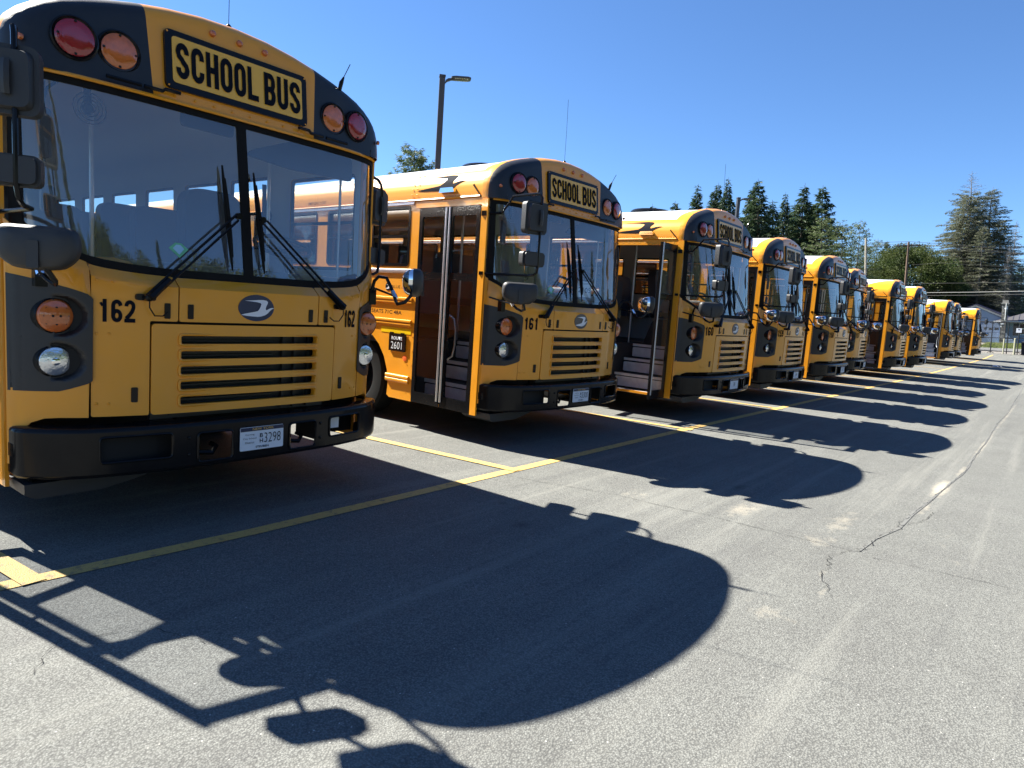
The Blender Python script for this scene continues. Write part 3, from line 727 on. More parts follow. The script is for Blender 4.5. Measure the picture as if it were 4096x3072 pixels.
    n = NPH + NZ
    bm = bmesh.new(); V = [bm.verts.new(p) for p in vs]
    for i in range(len(den) - 1):
        for j in range(n - 1):
            try: bm.faces.new((V[i * n + j], V[(i + 1) * n + j], V[(i + 1) * n + j + 1], V[i * n + j + 1]))
            except ValueError: pass
    bmesh.ops.remove_doubles(bm, verts=bm.verts, dist=1e-5)
    for co, no in (((.545, 0, 2.62), (1, 0, -.06)), ((-.545, 0, 2.62), (1, 0, .06)), ((0, .392, 0), (0, 1, 0))):
        bmesh.ops.bisect_plane(bm, geom=bm.verts[:] + bm.edges[:] + bm.faces[:], plane_co=co, plane_no=no)
    bmesh.ops.recalc_face_normals(bm, faces=bm.faces)
    bm.normal_update()
    if sum(f_.normal.y for f_ in bm.faces) > 0: bmesh.ops.reverse_faces(bm, faces=bm.faces)
    def sub(pred, name, m, push):
        b2 = bm.copy(); kill = [f_ for f_ in b2.faces if not pred(f_.calc_center_median())]
        bmesh.ops.delete(b2, geom=kill, context='FACES'); b2.normal_update()
        if push: thicken(b2, push)
        me = bpy.data.meshes.new(name); b2.to_mesh(me); b2.free(); return link(name, me, m, root, 40)
    side = lambda c: abs(c.x) - (.545 + .06 * (c.z - 2.62))
    cap = sub(lambda c: side(c) < 0 or c.y > .392, "roof_cap", m_yellow, .012)
    for s in (-1, 1): sub(lambda c: side(c) > 0 and c.y < .392 and c.x * s > 0, "cap_side_panel", m_black, .004)
    bm.free()
    b = MB().tube([(x, ws_y(x, 2.52) - .02 + .0 * abs(x), 2.516) for x in frange(-1.19, 1.19, .07)] + [(1.222, .40, 2.516)], .011, 6)
    P("cap_lip", b, m_yellow)
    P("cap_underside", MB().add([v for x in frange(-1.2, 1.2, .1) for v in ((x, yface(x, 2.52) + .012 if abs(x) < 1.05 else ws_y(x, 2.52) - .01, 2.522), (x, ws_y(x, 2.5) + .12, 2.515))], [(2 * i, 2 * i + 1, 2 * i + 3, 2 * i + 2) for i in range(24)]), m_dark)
    # warning lights
    for s in (-1, 1):
        for x, m in ((.714, m_amber), (.930, m_red)):
            z = 2.708; y = yface(x, z) - (.012 if x > .9 else 0)
            ax = (s * (.12 if x > .9 else .04), -1, 0)
            wl = P("warning_light", MB().disc((x * s, y, z), ax, [(.112, -.03), (.112, .006), (.104, .012), (.100, .006), (.092, .002)], 32), m_gblack)
            P("lens", MB().disc((x * s, y, z), ax, [(.092, 0), (.092, .008), (.085, .014), (.05, .018), (.01, .019)], 32), m, wl)
            bb = MB()
            for t in (0, 90, 180, 270): bb.disc((x * s + .082 * math.cos(R(t)), y - .016, z + .082 * math.sin(R(t))), (0, -1, 0), [(.007, 0), (.006, .004)], 8)
            P("lens_screws", bb, m_dark, wl)["kind"] = "stuff"
        P("marker_light", MB().disc((1.166 * s, .283, 2.645), (s, -.4, 0), [(.016, -.01), (.015, .006), (.006, .01)], 12), m_amber)
        b = MB()
        b.tube([(.60 * s, .20, 2.553), (.50 * s, .198, 2.553), (.485 * s, .20, 2.568), (.40 * s, .195, 2.566)], .011, 6).tube([(.62 * s, .19, 2.55), (.80 * s, .19, 2.548)], .011, 6)
        P("grab_bracket", b, m_gblack)
    P("marker_housing", MB().prism(rrect(-.20, .205, 2.955, 3.025, .03, 3), 0, .02, lambda u, v, w: (u, yface(u, v) - .002 - .008 + w + (.02 + (v - 2.955) * .6), v)), m_yellow)
    for x in (-.176, 0, .176): P("marker_light", MB().disc((x, .262, 2.99), (0, -1, .25), [(.02, -.01), (.019, .004), (.013, .012), (.004, .015)], 14), m_amber)
    # SCHOOL BUS sign
    ys = .245
    sg = P("sign_frame", MB().prism(rrect(-.475, .475, 2.588, 2.922, .035, 4), 0, .03, lambda u, v, w: (u, yface(u, v) - .022 + w, v)), m_gblack)
    P("sign_board", MB().prism(rrect(-.436, .436, 2.626, 2.888, .022, 4), 0, .01, lambda u, v, w: (u, yface(u, v) - .0245 + w, v)), m_signy, sg)
    for wd, x0, x1 in (("SCHOOL", -.417, .112), ("BUS", .150, .420)):
        block_text("sign_lettering", wd, m_text, sg, lambda x, z, x0=x0: (x0 + x, yface(x0 + x, 2.655 + z) - .0285, 2.655 + z), x1 - x0, .205, .175)
    b = MB()
    for x in frange(-.42, .42, .12): b.disc((x, yface(x, 2.555) - .006, 2.553), (0, -1, 0), [(.008, 0), (.007, .004)], 6)
    for x in (-.46, .46):
        for z in (2.603, 2.907): b.disc((x, yface(x, z) - .022, z), (0, -1, 0), [(.006, 0), (.005, .003)], 6)
    P("rivets", b, m_yellow, cap)["kind"] = "stuff"
    # --- side walls, with door and window openings
    YE = 11.7
    for s in (-1, 1):
        X = 1.222
        arches = [(2.50, .60), (9.0, .62)]
        out = [(.478, .305)] if s > 0 else []
        if s < 0: out = [(1.405, .305)]
        out += [(1.80, .305), (1.845, .33)]
        for k, (yc, rr) in enumerate(arches):
            if k: out += [(yc - rr - .01, .305)]
            out += [(yc + (rr + .03) * math.cos(t) * 1.06, .45 + (rr + .05) * math.sin(t)) for t in [math.pi * (1 - i / 12) for i in range(13)]]
            out += [(yc + rr + .03, .305)]
        out += [(YE, .305), (YE, 2.528)]
        if s < 0: out += [(.470, 2.528), (.470, 2.458), (1.405, 2.458)]
        else: out += [(.478, 2.528)]
        wins = []
        y = 1.56 if s < 0 else 1.79
        if s > 0: wins.append((.56, 1.46, 1.66, 2.44))
        while y < YE - .9: wins.append((y, y + .68, 1.83, 2.49)); y += .92
        hl = [rrect(a, b_, c, d_, .05, 3) for a, b_, c, d_ in wins]
        f = lambda u, v, s=s: (X * s, u, v)
        me = panel_mesh(out, hl, f, (), (), .0, "side_wall")
        bmx = bmesh.new(); bmx.from_mesh(me)
        for fc in bmx.faces:
            if fc.normal.x * s < 0: fc.normal_flip()
        thicken(bmx, .03); bmx.to_mesh(me); bmx.free()
        sw = link("side_wall", me, m_yellow, root, 30)
        lin = [(1.46 if s < 0 else .50, 1.0), (YE - .05, 1.0), (YE - .05, 2.60), (.50, 2.60)] + ([(.50, 2.47), (1.46, 2.47)] if s < 0 else [])
        link("interior_panel", panel_mesh(lin, hl, lambda u, v, s=s: ((X - .037) * s, u, v)), m_liner, root)
        for k, (a, b_, c, d_) in enumerate(wins):
            xo = X - .012; wf = .028
            fr = panel_mesh(rrect(a - .005, b_ + .005, c - .005, d_ + .005, .05, 3), [rrect(a + wf, b_ - wf, c + wf, c + (d_ - c) * .5 - wf / 2, .02, 2), rrect(a + wf, b_ - wf, c + (d_ - c) * .5 + wf / 2, d_ - wf, .02, 2)], lambda u, v, s=s: (xo * s, u, v), (), (), .016, "side_window")
            w_ = link("side_window", fr, m_gblack, root, 30)
            P("window_pane", MB().add([((X - .028) * s, a, c), ((X - .028) * s, b_, c), ((X - .028) * s, b_, d_), ((X - .028) * s, a, d_)], [(0, 1, 2, 3)]), m_wglass, w_)
        # rub rails
        y0 = 1.46 if s < 0 else .60
        for z, h_, pr in ((1.770, .042, .014), (1.455, .034, .02), (1.418, .022, .016), (1.205, .03, .02), (1.168, .022, .016)):
            P("rub_rail", MB().prism(rpoly([(0, z - h_ / 2 - .006), (pr, z - h_ / 2), (pr, z + h_ / 2), (0, z + h_ / 2 + .006)], .006, 2), y0 if z < 1.7 else max(y0, 1.5), YE, lambda u, v, w: ((X + .001 + u) * s, w, v)), m_alu if z > 1.7 else m_yellow)
        for a, b_ in ((y0, 1.86), (3.2, 8.3), (9.7, YE)):
            P("rub_rail", MB().prism(rpoly([(0, .49), (.022, .505), (.022, .535), (.014, .54), (.022, .548), (.022, .58), (0, .59)], .006, 2), a, b_, lambda u, v, w: ((X + .001 + u) * s, w, v)), m_yellow)
        P("reflective_stripe", MB().box(X * s, (X + .003) * s, y0, 1.99, 1.06, 1.122).box(X * s, (X + .003) * s, 3.2, YE, 1.06, 1.122), m_tape)
        P("window_header_trim", MB().box(X * s, (X + .016) * s, 1.5, YE, 2.505, 2.52).box(X * s, (X + .012) * s, 1.5, YE, 2.522, 2.536), m_alu)
        P("rain_gutter", MB().tube([((X + .006) * s, yy, 2.545) for yy in (.5, 4, 8, YE)], .012, 6), m_yellow)
        rv = MB()
        for yy in frange(.56, 1.36, .034) + frange(1.56, 6.5, .06): rv.disc((X * s, yy, 2.565), (s, 0, 0), [(.0075, 0), (.006, .004), (.002, .0065)], 6)
        if s < 0:
            for yy in frange(.44, 1.44, .09): rv.disc(((X + .006) * s, yy, 2.495), (s, 0, 0), [(.0085, 0), (.007, .004), (.002, .007)], 6)
        for yy, xx in ((1.47, 0), (1.55, 0)):
            for z in frange(.4, 1.7, .16): rv.disc((X * s, yy - .04, z), (s, 0, 0), [(.006, 0), (.005, .004)], 6)
        for (px, pz) in PROF[1:9]:
            for yy in (1.47, 1.55, .43): rv.disc((px * s * 1.004, yy, pz + .004), (s * px, 0, (pz - 2.4)), [(.0085, 0), (.007, .004), (.002, .007)], 6)
        P("rivets", rv, m_yellow, sw)["kind"] = "stuff"
    # door header strip
    P("door_header", MB().box(-1.232, -1.222, .405, 1.465, 2.462, 2.528), m_yellow)
    # roof
    def roof(name, new):
        ysl = [.462, .52, .58, .66, .74, .82, .9, 1.0, 1.1, 1.25, 1.5, 2, 4, 8, 11.7]
        den2 = []
        for i in range(len(PROFF) - 1):
            for k in range(3): den2.append((lerp(PROFF[i][0], PROFF[i + 1][0], k / 3), lerp(PROFF[i][1], PROFF[i + 1][1], k / 3)))
        den2.append(PROFF[-1]); nn = len(den2)
        bmr = bmesh.new(); VV = [[bmr.verts.new((x, y, z)) for x, z in den2] for y in ysl]
        fs = []
        for j in range(len(ysl) - 1):
            for i in range(nn - 1): bmr.faces.new((VV[j][i], VV[j][i + 1], VV[j + 1][i + 1], VV[j + 1][i]))
        me = bpy.data.meshes.new(name); bmr.to_mesh(me); bmr.free(); return me
    def roofmat(nm, new):
        m = mat(nm, YEL, .38, coat=.35, spec=.3); nt = m.node_tree; L = nt.links.new; b_ = nt.nodes["Principled BSDF"]; tc = nt.nodes["Texture Coordinate"]
        sx = nt.nodes.new("ShaderNodeSeparateXYZ"); L(tc.outputs["Object"], sx.inputs[0])
        ab = nt.nodes.new("ShaderNodeMath"); ab.operation = 'ABSOLUTE'; L(sx.outputs[0], ab.inputs[0])
        ed = nt.nodes.new("ShaderNodeMapRange")
        for i, q in enumerate((.50, 1.30, 0, 1) if new else (.575, .58, 0, 1)): ed.inputs[i + 1].default_value = q
        L(sx.outputs[1], ed.inputs[0])
        def mm(op, a_, c_):
            n_ = nt.nodes.new("ShaderNodeMath"); n_.operation = op
            for i, q in enumerate((a_, c_)):
                if isinstance(q, float): n_.inputs[i].default_value = q
                else: L(q, n_.inputs[i])
            return n_.outputs[0]
        t_ = ed.outputs[0]; st_ = mm('MULTIPLY', mm('MULTIPLY', t_, t_), mm('SUBTRACT', 3.0, mm('MULTIPLY', t_, 2.0)))
        edge = mm('ADD', mm('MULTIPLY', st_, 0.66 if new else 2.105), .50 if new else -1.0)
        lt = nt.nodes.new("ShaderNodeMath"); lt.operation = 'LESS_THAN'; L(ab.outputs[0], lt.inputs[0]); L(edge, lt.inputs[1])
        mx = nt.nodes.new("ShaderNodeMix"); mx.data_type = 'RGBA'; mx.inputs[6].default_value = (*YEL, 1); mx.inputs[7].default_value = (.82, .83, .84, 1)
        L(lt.outputs[0], mx.inputs[0]); L(mx.outputs[2], b_.inputs["Base Color"]); return m
    rf = link("roof", roof("roof", False), roofmat("roof_two_tone_paint", False), root, 60)
    mats2 = roofmat("roof_swept_two_tone_paint", True)
    newroof = rf.data.copy(); newroof.materials.clear(); newroof.materials.append(mats2)
    # ceiling liner
    cl = []
    for y in (.42, 4, 8, 11.65):
        cl += [(x * .955, y, 2.525 + (z - 2.525) * .90) for x, z in PROFF]
    nn = len(PROFF)
    P("ceiling_liner", MB().add(cl, [(j * nn + i, j * nn + i + 1, (j + 1) * nn + i + 1, (j + 1) * nn + i) for j in range(3) for i in range(nn - 1)]), m_liner, fix=False, smooth=60)
    P("rear_wall", MB().prism([(x, z) for x, z in PROFF] + [(-1.222, .45), (1.222, .45)], 11.70, 11.74, lambda u, v, w: (u, w, v)), m_yellow)
    P("roof_hatch", MB().disc((0, 1.6, 3.07), (0, 0, 1), [(.33, 0), (.33, .05), (.30, .075), (.1, .085)], 24), m_gblack)
    P("clearance_lamp", MB().prism(rpoly([(.85, 2.60), (1.08, 2.60), (1.06, 2.65), (.87, 2.65)], .01, 2), -.06, .0, lambda u, v, w: (-1.205 + w, u, v)), m_chrome)
    P("cable_stalk", MB().tube([(-1.19, .62, 2.68), (-1.235, .60, 2.66), (-1.225, .40, 2.45), (-1.20, .32, 2.40)], .006, 5), m_rubber)
    # bird decal on both roof sides
    def roof_x(z): return interp(z, [q[1] for q in PROF[1:]], [q[0] for q in PROF[1:]])
    for s in (-1, 1):
        link("bird_decal", panel_mesh([(1.50 - .76 * u, 2.565 + .265 * v) for u, v in bird_poly()], (), lambda y, z, s=s: ((roof_x(z) + .004) * s, y, z), (), (2.65, 2.7, 2.74, 2.78, 2.8)), m_text, root)
    # side lettering
    sd = lambda y0, z0: (lambda x, z: (-1.2224, y0 - x, z0 + z))
    text_obj("side_lettering", "SEATS 71C 48A", m_text, root, sd(2.19, 1.275), .55, .045, .012)
    text_obj("side_lettering", "BLUE BIRD", m_text, root, sd(1.835, 1.573), .32, .033, .0)
    rd = P("side_roundel", MB().disc((-1.223, 1.90, 1.588), (-1, 0, 0), [(.048, 0), (.048, .002)], 24), m_text)
    link("roundel_bird", panel_mesh([(1.945 - .085 * u, 1.588 + .085 * (v - .57)) for u, v in bird_poly()], (), lambda y, z: (-1.2262, y, z)), m_emw, rd)
    text_obj("header_lettering", "EMERGENCY EXIT", m_text, root, lambda x, z: (-1.2235 + (-.0), 3.60 - x, 2.575 + z) if False else (-(roof_x(2.583 + z) + .012), 3.60 - x, 2.583 + z), .40, .036, .004)
    P("orange_reflector", MB().disc((-1.223, 1.545, .785), (-1, 0, 0), [(.034, 0), (.034, .004), (.01, .006)], 20), m_orange)
    # chassis, floor, wheels
    P("chassis_light_block", MB().box(-.28, 1.0, .45, 1.75, .50, .93).box(-.55, .55, 1.76, 11.4, .42, .93).box(-1.18, 1.18, 3.3, 8.2, .36, .93).box(-1.18, 1.18, 9.8, 11.6, .45, .93).box(-.9, .9, 2.35, 2.6, .4, .55).box(1.0, 1.185, .5, 1.84, .35, .97).box(-1.185, 1.185, 1.82, 11.65, .93, .968), m_dark)  # dark underbody boxes, put in to block light under the floor
    P("floor", MB().box(-1.18, 1.18, 1.75, 11.65, .97, 1.02).box(-.30, 1.18, .5, 1.75, .97, 1.02), m_floor)
    for yc, dual in ((2.50, 0), (9.0, 1)):
        for s in (-1, 1):
            xw = 1.02 if not dual else .93
            wh_ = P("wheel", MB().disc((xw * s - .14 * s, yc, .5), (s, 0, 0), [(.30, 0), (.47, .0), (.5, .03), (.5, .25), (.47, .28), (.33, .285), (.30, .27)], 36, False), m_rubber)
            P("rim", MB().disc((xw * s - .10 * s, yc, .5), (s, 0, 0), [(.30, 0), (.31, .22), (.29, .23), (.24, .12), (.12, .12), (.11, .20), (.05, .21)], 28), m_text, wh_)
    # steps
    sw_ = P("step_well", MB().box(-1.19, -.3, 1.44, 1.75, .3, 1.0).box(-1.19, -.3, .46, .5, .3, 1.0).box(-.34, -.3, .5, 1.44, .3, 1.0).box(-1.19, -.3, .5, 1.44, .30, .315), m_floor)
    b = P("door_sill", MB().box(-1.228, -1.19, .48, 1.40, .312, .345), m_yellow)
    for k, (xa, z) in enumerate(((-1.2, .345), (-1.0, .56), (-.75, .78), (-.5, .995))):
        o_ = P("step", MB().box(xa, xa + .30 if k < 3 else -.3, .5, 1.44, z - .02, z), m_floor, sw_)
        P("step_nosing", MB().box(xa - .012, xa + .012, .52 + .07 * k, 1.43, z - .036, z + .003), m_kick, sw_)
        if k < 3: P("kick_plate", MB().prism(rrect(.62 + .07 * k, 1.41, z + .02, z + .165, .02, 2), xa + .185, xa + .195, lambda u, v, w: (w + (.02 if k else 0), u, v)), m_kick, sw_)
    # doors: hinge pivots sit at the front and rear posts
    DTH = -.03
    def leaf(yh, dirn):
        """leaf as local mesh: origin at hinge, extends along local y by dirn*0.455"""
        o_ = [(0.004 * dirn, .31), (.459 * dirn, .31), (.459 * dirn, 2.452), (.004 * dirn, 2.452)]
        if dirn < 0: o_ = o_[::-1]
        a, b_ = sorted((.055 * dirn, .40 * dirn))
        holes_ = [rrect(a, b_, .43, 1.69, .015, 2), rrect(a, b_, 1.765, 2.36, .015, 2)]
        d = link("door_leaf", panel_mesh(o_, holes_, lambda u, v: (-.012, u, v), (), (), DTH, "door_leaf"), m_gblack, root, 30, (-1.222, yh, 0))
        for z0, z1 in ((.42, 1.70), (1.755, 2.37)):
            P("door_pane", MB().add([(-.001, a - .01, z0), (-.001, b_ + .01, z0), (-.001, b_ + .01, z1), (-.001, a - .01, z1)], [(0, 1, 2, 3)]), m_glass, d)
        P("edge_strip", MB().prism(rpoly([(-.016, .424), (-.03, .428), (-.03, .448), (-.016, .452)], .004, 2), .37, 2.45, lambda u, v, w: (u, v * dirn, w)), m_alu, d)
        ym = .30 * dirn
        P("grab_rail", MB().tube([(.02, .405 * dirn, 1.32), (.05, .36 * dirn, 1.28), (.06, .34 * dirn, 1.15), (.06, .34 * dirn, 1.0), (.05, .36 * dirn, .88), (.02, .405 * dirn, .84)], .011, 6), m_alu, d)
        return d
    leaf(.472, 1); leaf(1.402, -1)
    # mirrors
    for s in (-1, 1):
        if s > 0: arm = P("mirror_bracket", MB().tube([(-1.232, .44, 2.42), (-1.34, .47, 2.41), (-1.40, .50, 2.38), (-1.415, .505, 2.33), (-1.415, .505, 1.74), (-1.39, .49, 1.67), (-1.32, .46, 1.645), (-1.232, .44, 1.64)], .0125, 8).box(-1.245, -1.20, .41, .47, 2.39, 2.44).box(-1.245, -1.20, .41, .47, 1.62, 1.66), m_gblack)
        else: arm = P("mirror_bracket", MB().tube([(-1.232, .43, 2.37), (-1.20, .36, 2.375), (-1.147, .272, 2.385), (-1.155, .19, 2.47), (-1.17, .128, 2.540), (-1.19, -.15, 2.552), (-1.20, -.20, 2.545), (-1.20, -.225, 2.51), (-1.20, -.225, 1.86), (-1.19, -.215, 1.80), (-1.17, -.16, 1.775), (-1.13, -.05, 1.772), (-1.232, .414, 1.772)], .0125, 8).box(-1.245, -1.20, .39, .45, 2.345, 2.395).box(-1.245, -1.22, .39, .44, 1.755, 1.79), m_gblack)
        bm1 = MB().prism(rrect(-.135, .135, -.150, .150, .045, 5), -.035, .03, lambda u, v, w: (u, w, v))
        bm1.prism(rrect(-.115, .115, -.13, .13, .045, 5), -.07, -.035, lambda u, v, w: (u * (1 + (w + .035) * 3), w, v * (1 + (w + .035) * 2)))
        bm1.tube([(0.02, -.075, .07), (.02, -.085, .035), (.02, -.085, -.035), (.02, -.075, -.07)], .02, 6)
        h1 = bm1.build("flat_mirror", m_plastic, arm, loc=(-1.225, -.165, 2.315) if s < 0 else (-1.40, .575, 2.21))
        h1.rotation_euler = (0, 0, R(-20))
        P("mirror_glass", MB().prism(rrect(-.12, .12, -.135, .135, .03, 3), .031, .033, lambda u, v, w: (u, w, v)), m_mirror, None).parent = h1
        bm2 = MB().prism(rrect(-.135, .135, -.070, .070, .035, 5), -.03, .03, lambda u, v, w: (u, w, v))
        bm2.prism(rrect(-.12, .12, -.06, .06, .03, 5), -.055, -.03, lambda u, v, w: (u, w, v))
        h2 = bm2.build("convex_mirror", m_plastic, arm, loc=(-1.225, -.165, 1.925) if s < 0 else (-1.40, .575, 1.80))
        h2.rotation_euler = (0, 0, R(-20))
        P("mirror_glass", MB().prism(rrect(-.125, .125, -.06, .06, .03, 3), .031, .036, lambda u, v, w: (u, w, v)), m_mirror, None).parent = h2
        cb = P("crossover_bracket", MB().tube([(-1.106, .225, 1.44), (-1.106, .205, 1.53), (-1.11, .19, 1.585), (-1.13, .165, 1.62), (-1.169, .118, 1.615), (-1.172, .07, 1.55), (-1.173, .023, 1.48), (-1.15, -.02, 1.44), (-1.13, -.06, 1.42), (-1.15, -.12, 1.435), (-1.20, -.145, 1.50), (-1.21, -.15, 1.58)], .0135, 8).tube([(-1.225, .44, 1.556), (-1.20, .36, 1.545), (-1.173, .023, 1.48)], .009, 6).box(-1.235, -1.21, .42, .46, 1.54, 1.572).box(-1.14, -1.075, .195, .25, 1.40, 1.52), m_gblack)
        P("bracket_clamp", MB().tube([(-1.1735, .045, 1.515), (-1.173, .005, 1.462)], .019, 8), m_chrome, cb)
        kid = [(-.215, .02), (-.20, .085), (-.16, .102), (.16, .102), (.20, .085), (.218, .02), (.20, -.05), (.13, -.10), (0, -.112), (-.13, -.10), (-.20, -.05)]
        kid = rpoly(kid, .03, 2); k2 = MB(); NK = len(kid); rows = [(1.0, .0), (1.0, -.03), (.97, -.05), (.85, -.07), (.55, -.082)]
        for sc_, yy in rows: k2.v += [(a * sc_, yy, b_ * sc_) for a, b_ in kid]
        for r_ in range(len(rows) - 1):
            for i in range(NK): k2.f.append((r_ * NK + i, r_ * NK + (i + 1) % NK, (r_ + 1) * NK + (i + 1) % NK, (r_ + 1) * NK + i))
        k2.f.append(tuple((len(rows) - 1) * NK + i for i in range(NK))); k2.f.append(tuple(range(NK))[::-1])
        k2.prism(rrect(-.03, .03, -.10, .03, .008, 2), -.092, -.075, lambda u, v, w: (u, w, v))
        k2.v = [(a * .84, b_, c_) for a, b_, c_ in k2.v]; h3 = k2.build("crossover_mirror", m_plastic, cb, loc=(-1.20 if s < 0 else -1.25, -.085, 1.592))
        h3.rotation_euler = (0, 0, R(-38 if s < 0 else -48))
        g3 = MB(); rows = [(.94, .0), (.9, .03), (.7, .06), (.4, .075), (.1, .08)]
        for sc_, yy in rows: g3.v += [(a * sc_, yy, b_ * sc_) for a, b_ in kid]
        for r_ in range(len(rows) - 1):
            for i in range(NK): g3.f.append((r_ * NK + i, r_ * NK + (i + 1) % NK, (r_ + 1) * NK + (i + 1) % NK, (r_ + 1) * NK + i))
        g3.f.append(tuple((len(rows) - 1) * NK + i for i in range(NK)))
        g3.v = [(a * .84, b_, c_) for a, b_, c_ in g3.v]; P("mirror_glass", g3, m_mirror, None).parent = h3
        if s > 0:    # mirror the assembly across the bus: copy the meshes with x flipped
            for o_ in [arm, cb] + list(arm.children) + list(cb.children) + [c for q in list(arm.children) + list(cb.children) for c in q.children]:
                me = o_.data
                for v in me.vertices: v.co.x *= -1
                me.flip_normals(); o_.location.x *= -1; o_.rotation_euler.z *= -1
    # wipers
    for s in (-1, 1):
        piv = Vector((.662 * s, -.012, 1.375)); end = Vector((.083 * s, .085, 1.905))
        b = MB().disc((piv.x, .02, piv.z), (0, -1, 0), [(.022, 0), (.022, .04), (.012, .05)], 12).prism(rpoly([(piv.x - .05, piv.z - .018), (piv.x + .05, piv.z - .018), (piv.x + .05, piv.z + .018), (piv.x - .05, piv.z + .018)], .015, 3), -.012, .01, lambda u, v, w: (u, nose_y(u, v) + w - .006, v))
        d = (end - piv).normalized(); nrm = Vector((-d.z, 0, d.x)) * .018
        mid = piv + d * .16
        b.tube([piv + Vector((0, -.02, 0)), mid + Vector((0, -.01, 0))], [.022, .016], 6)
        b.tube([piv + nrm, end + nrm * .9], .0075, 6).tube([piv - nrm, end - nrm * .9 - d * .02], .0075, 6)
        b.disc((end.x, end.y + .02, end.z), (0, -1, 0), [(.02, 0), (.02, .03)], 8)
        w_ = P("wiper", b, m_gblack)
        t0, t1 = ((-.155, 2.205), (-.122, 1.567)) if s < 0 else ((.055, 2.20), (.098, 1.563))
        pts = [Vector((lerp(t0[0], t1[0], k / 8), 0, lerp(t0[1], t1[1], k / 8))) for k in range(9)]
        for p in pts: p.y = ws_y(p.x, p.z) - .022
        bb = MB().tube(pts, [.005, .009, .012, .014, .016, .014, .012, .009, .005], 6)
        bb.tube([p + Vector((0, -.022 * math.sin(math.pi * i / 8) - .004, 0)) for i, p in enumerate(pts[1:-1], 1)], .008, 5)
        P("wiper_blade", bb, m_rubber, w_)
        P("washer_hose", MB().tube([(piv.x, -.02, 1.36), (piv.x + .035 * -s * 0 + .0, -.02, 1.32), (piv.x - .03 * s, -.014, 1.275), (piv.x - .075 * s, -.014, 1.275), (piv.x - .105 * s, -.008, 1.298)], .004, 5), m_rubber, w_)
    # antennas
    P("antenna", MB().disc((0, .40, 3.085), (0, 0, 1), [(.022, 0), (.02, .03), (.008, .045)], 10).tube([(0, .40, 3.12), (.004, .405, 3.45), (.012, .42, 3.80)], .0022, 4), m_gblack)
    P("antenna", MB().tube([(.80, .30, 2.94), (.805, .29, 2.99), (.815, .275, 3.03)], [.014, .016, .006], 8).tube([(.815, .275, 3.03), (.84, .24, 3.12)], .003, 5), m_gblack)
    # interior
    P("dashboard", MB().prism(rpoly([(.30, 1.20), (.30, 1.52), (.42, 1.60), (.62, 1.56), (.72, 1.42), (.72, 1.0), (.5, 1.0)], .05, 3), -.75, 1.12, lambda u, v, w: (w, u, v)).prism(rpoly([(.3, 1.0), (.3, 1.45), (1.2, 1.40), (1.35, 1.0)], .05, 3), -.35, .3, lambda u, v, w: (w, u, v)), m_plastic)
    c = Vector((.70, .80, 1.80)); st = []
    for k in range(25):
        t = 2 * math.pi * k / 24; st.append(c + Vector((.235 * math.cos(t), .235 * math.sin(t) * .55, .235 * math.sin(t) * .35)))
    sw2 = P("steering_wheel", MB().tube(st, .016, 8, False).tube([c + Vector((-.22, 0, 0)), c + Vector((0, .0, -.03)), c + Vector((.22, 0, 0))], .014, 6).tube([c + Vector((0, .0, -.03)), (.70, .62, 1.45)], .03, 8), m_plastic)
    def seat(name, x0, x1, y, z0, z1, rr=.1, d=.12):
        return MB().prism(rrect(x0, x1, z0, z1, rr, 5), y, y + d, lambda u, v, w: (u, w + (v - z0) * .10, v)).box(x0 + .02, x1 - .02, y - .38, y + .02, z0, z0 + .1)
    P("driver_seat", seat("s", .30, .80, 1.50, 1.42, 2.24, .16, .14), m_seat)
    P("seat_belt", MB().tube([(.93, 1.46, 2.35), (.93, 1.45, 2.0), (.90, 1.45, 1.6)], .022, 4).prism([(.89, 2.0), (.97, 2.0), (.985, 2.10), (.93, 2.22)], 1.42, 1.45, lambda u, v, w: (u, w, v)), m_text)
    for r_ in range(6):
        for a in (-1.15, .32): P("passenger_seat", seat("s", a, a + .83, 2.45 + .74 * r_, 1.42, 2.13 + (.06 if r_ % 2 else 0), .11), m_seat)
    P("entry_barrier", MB().prism(rrect(-1.12, -.35, 1.3, 1.98, .08, 4), 1.80, 1.84, lambda u, v, w: (u, w, v)), m_seat)
    P("grab_pole", MB().tube([(.78, 1.15, 1.2), (.78, 1.15, 2.6)], .014, 8).tube([(1.03, .55, 1.6), (1.03, .55, 2.5)], .010, 6), m_alu)
    P("grab_pole", MB().tube([(-.36, 1.6, 1.0), (-.36, 1.6, 2.7)], .016, 8), m_alu)
    fan = P("dash_fan", MB().tube([(-.79, .48, 2.55), (-.79, .47, 2.44)], .02, 6).disc((-.79, .50, 2.41), (0, -1, 0), [(.03, 0), (.03, .04), (.02, .05)], 12), m_plastic)
    b = MB()
    for rr in (.085, .065, .045, .025):
        b.tube([(-.79 + rr * math.cos(R(t)), .44 - (.085 - rr) * .2, 2.41 + rr * math.sin(R(t))) for t in range(0, 361, 20)], .003, 4, False)
    P("fan_cage", b, m_plastic, fan)
    P("sun_visor", MB().prism(rrect(-.31, .04, 2.43, 2.52, .03, 4), .38, .39, lambda u, v, w: (u, w, v)), m_seat)
    P("sun_visor", MB().prism(rpoly([(.13, 2.35), (.50, 2.32), (1.02, 2.33), (1.02, 2.50), (.50, 2.52), (.20, 2.40)], .03, 3), .40, .42, lambda u, v, w: (u, w, v)), m_seat)
    im = P("interior_mirror", MB().prism(rrect(-1.078, -1.025, 2.075, 2.33, .02, 4), .30, .33, lambda u, v, w: (u, w, v)).prism(rrect(-1.075, -1.01, 1.80, 1.935, .02, 4), .30, .33, lambda u, v, w: (u, w, v)).tube([(-1.05, .33, 2.47), (-1.05, .32, 1.9)], .007, 6).tube([(-.98, .35, 2.49), (-1.03, .335, 2.44), (-1.05, .33, 2.38)], .008, 6), m_plastic)
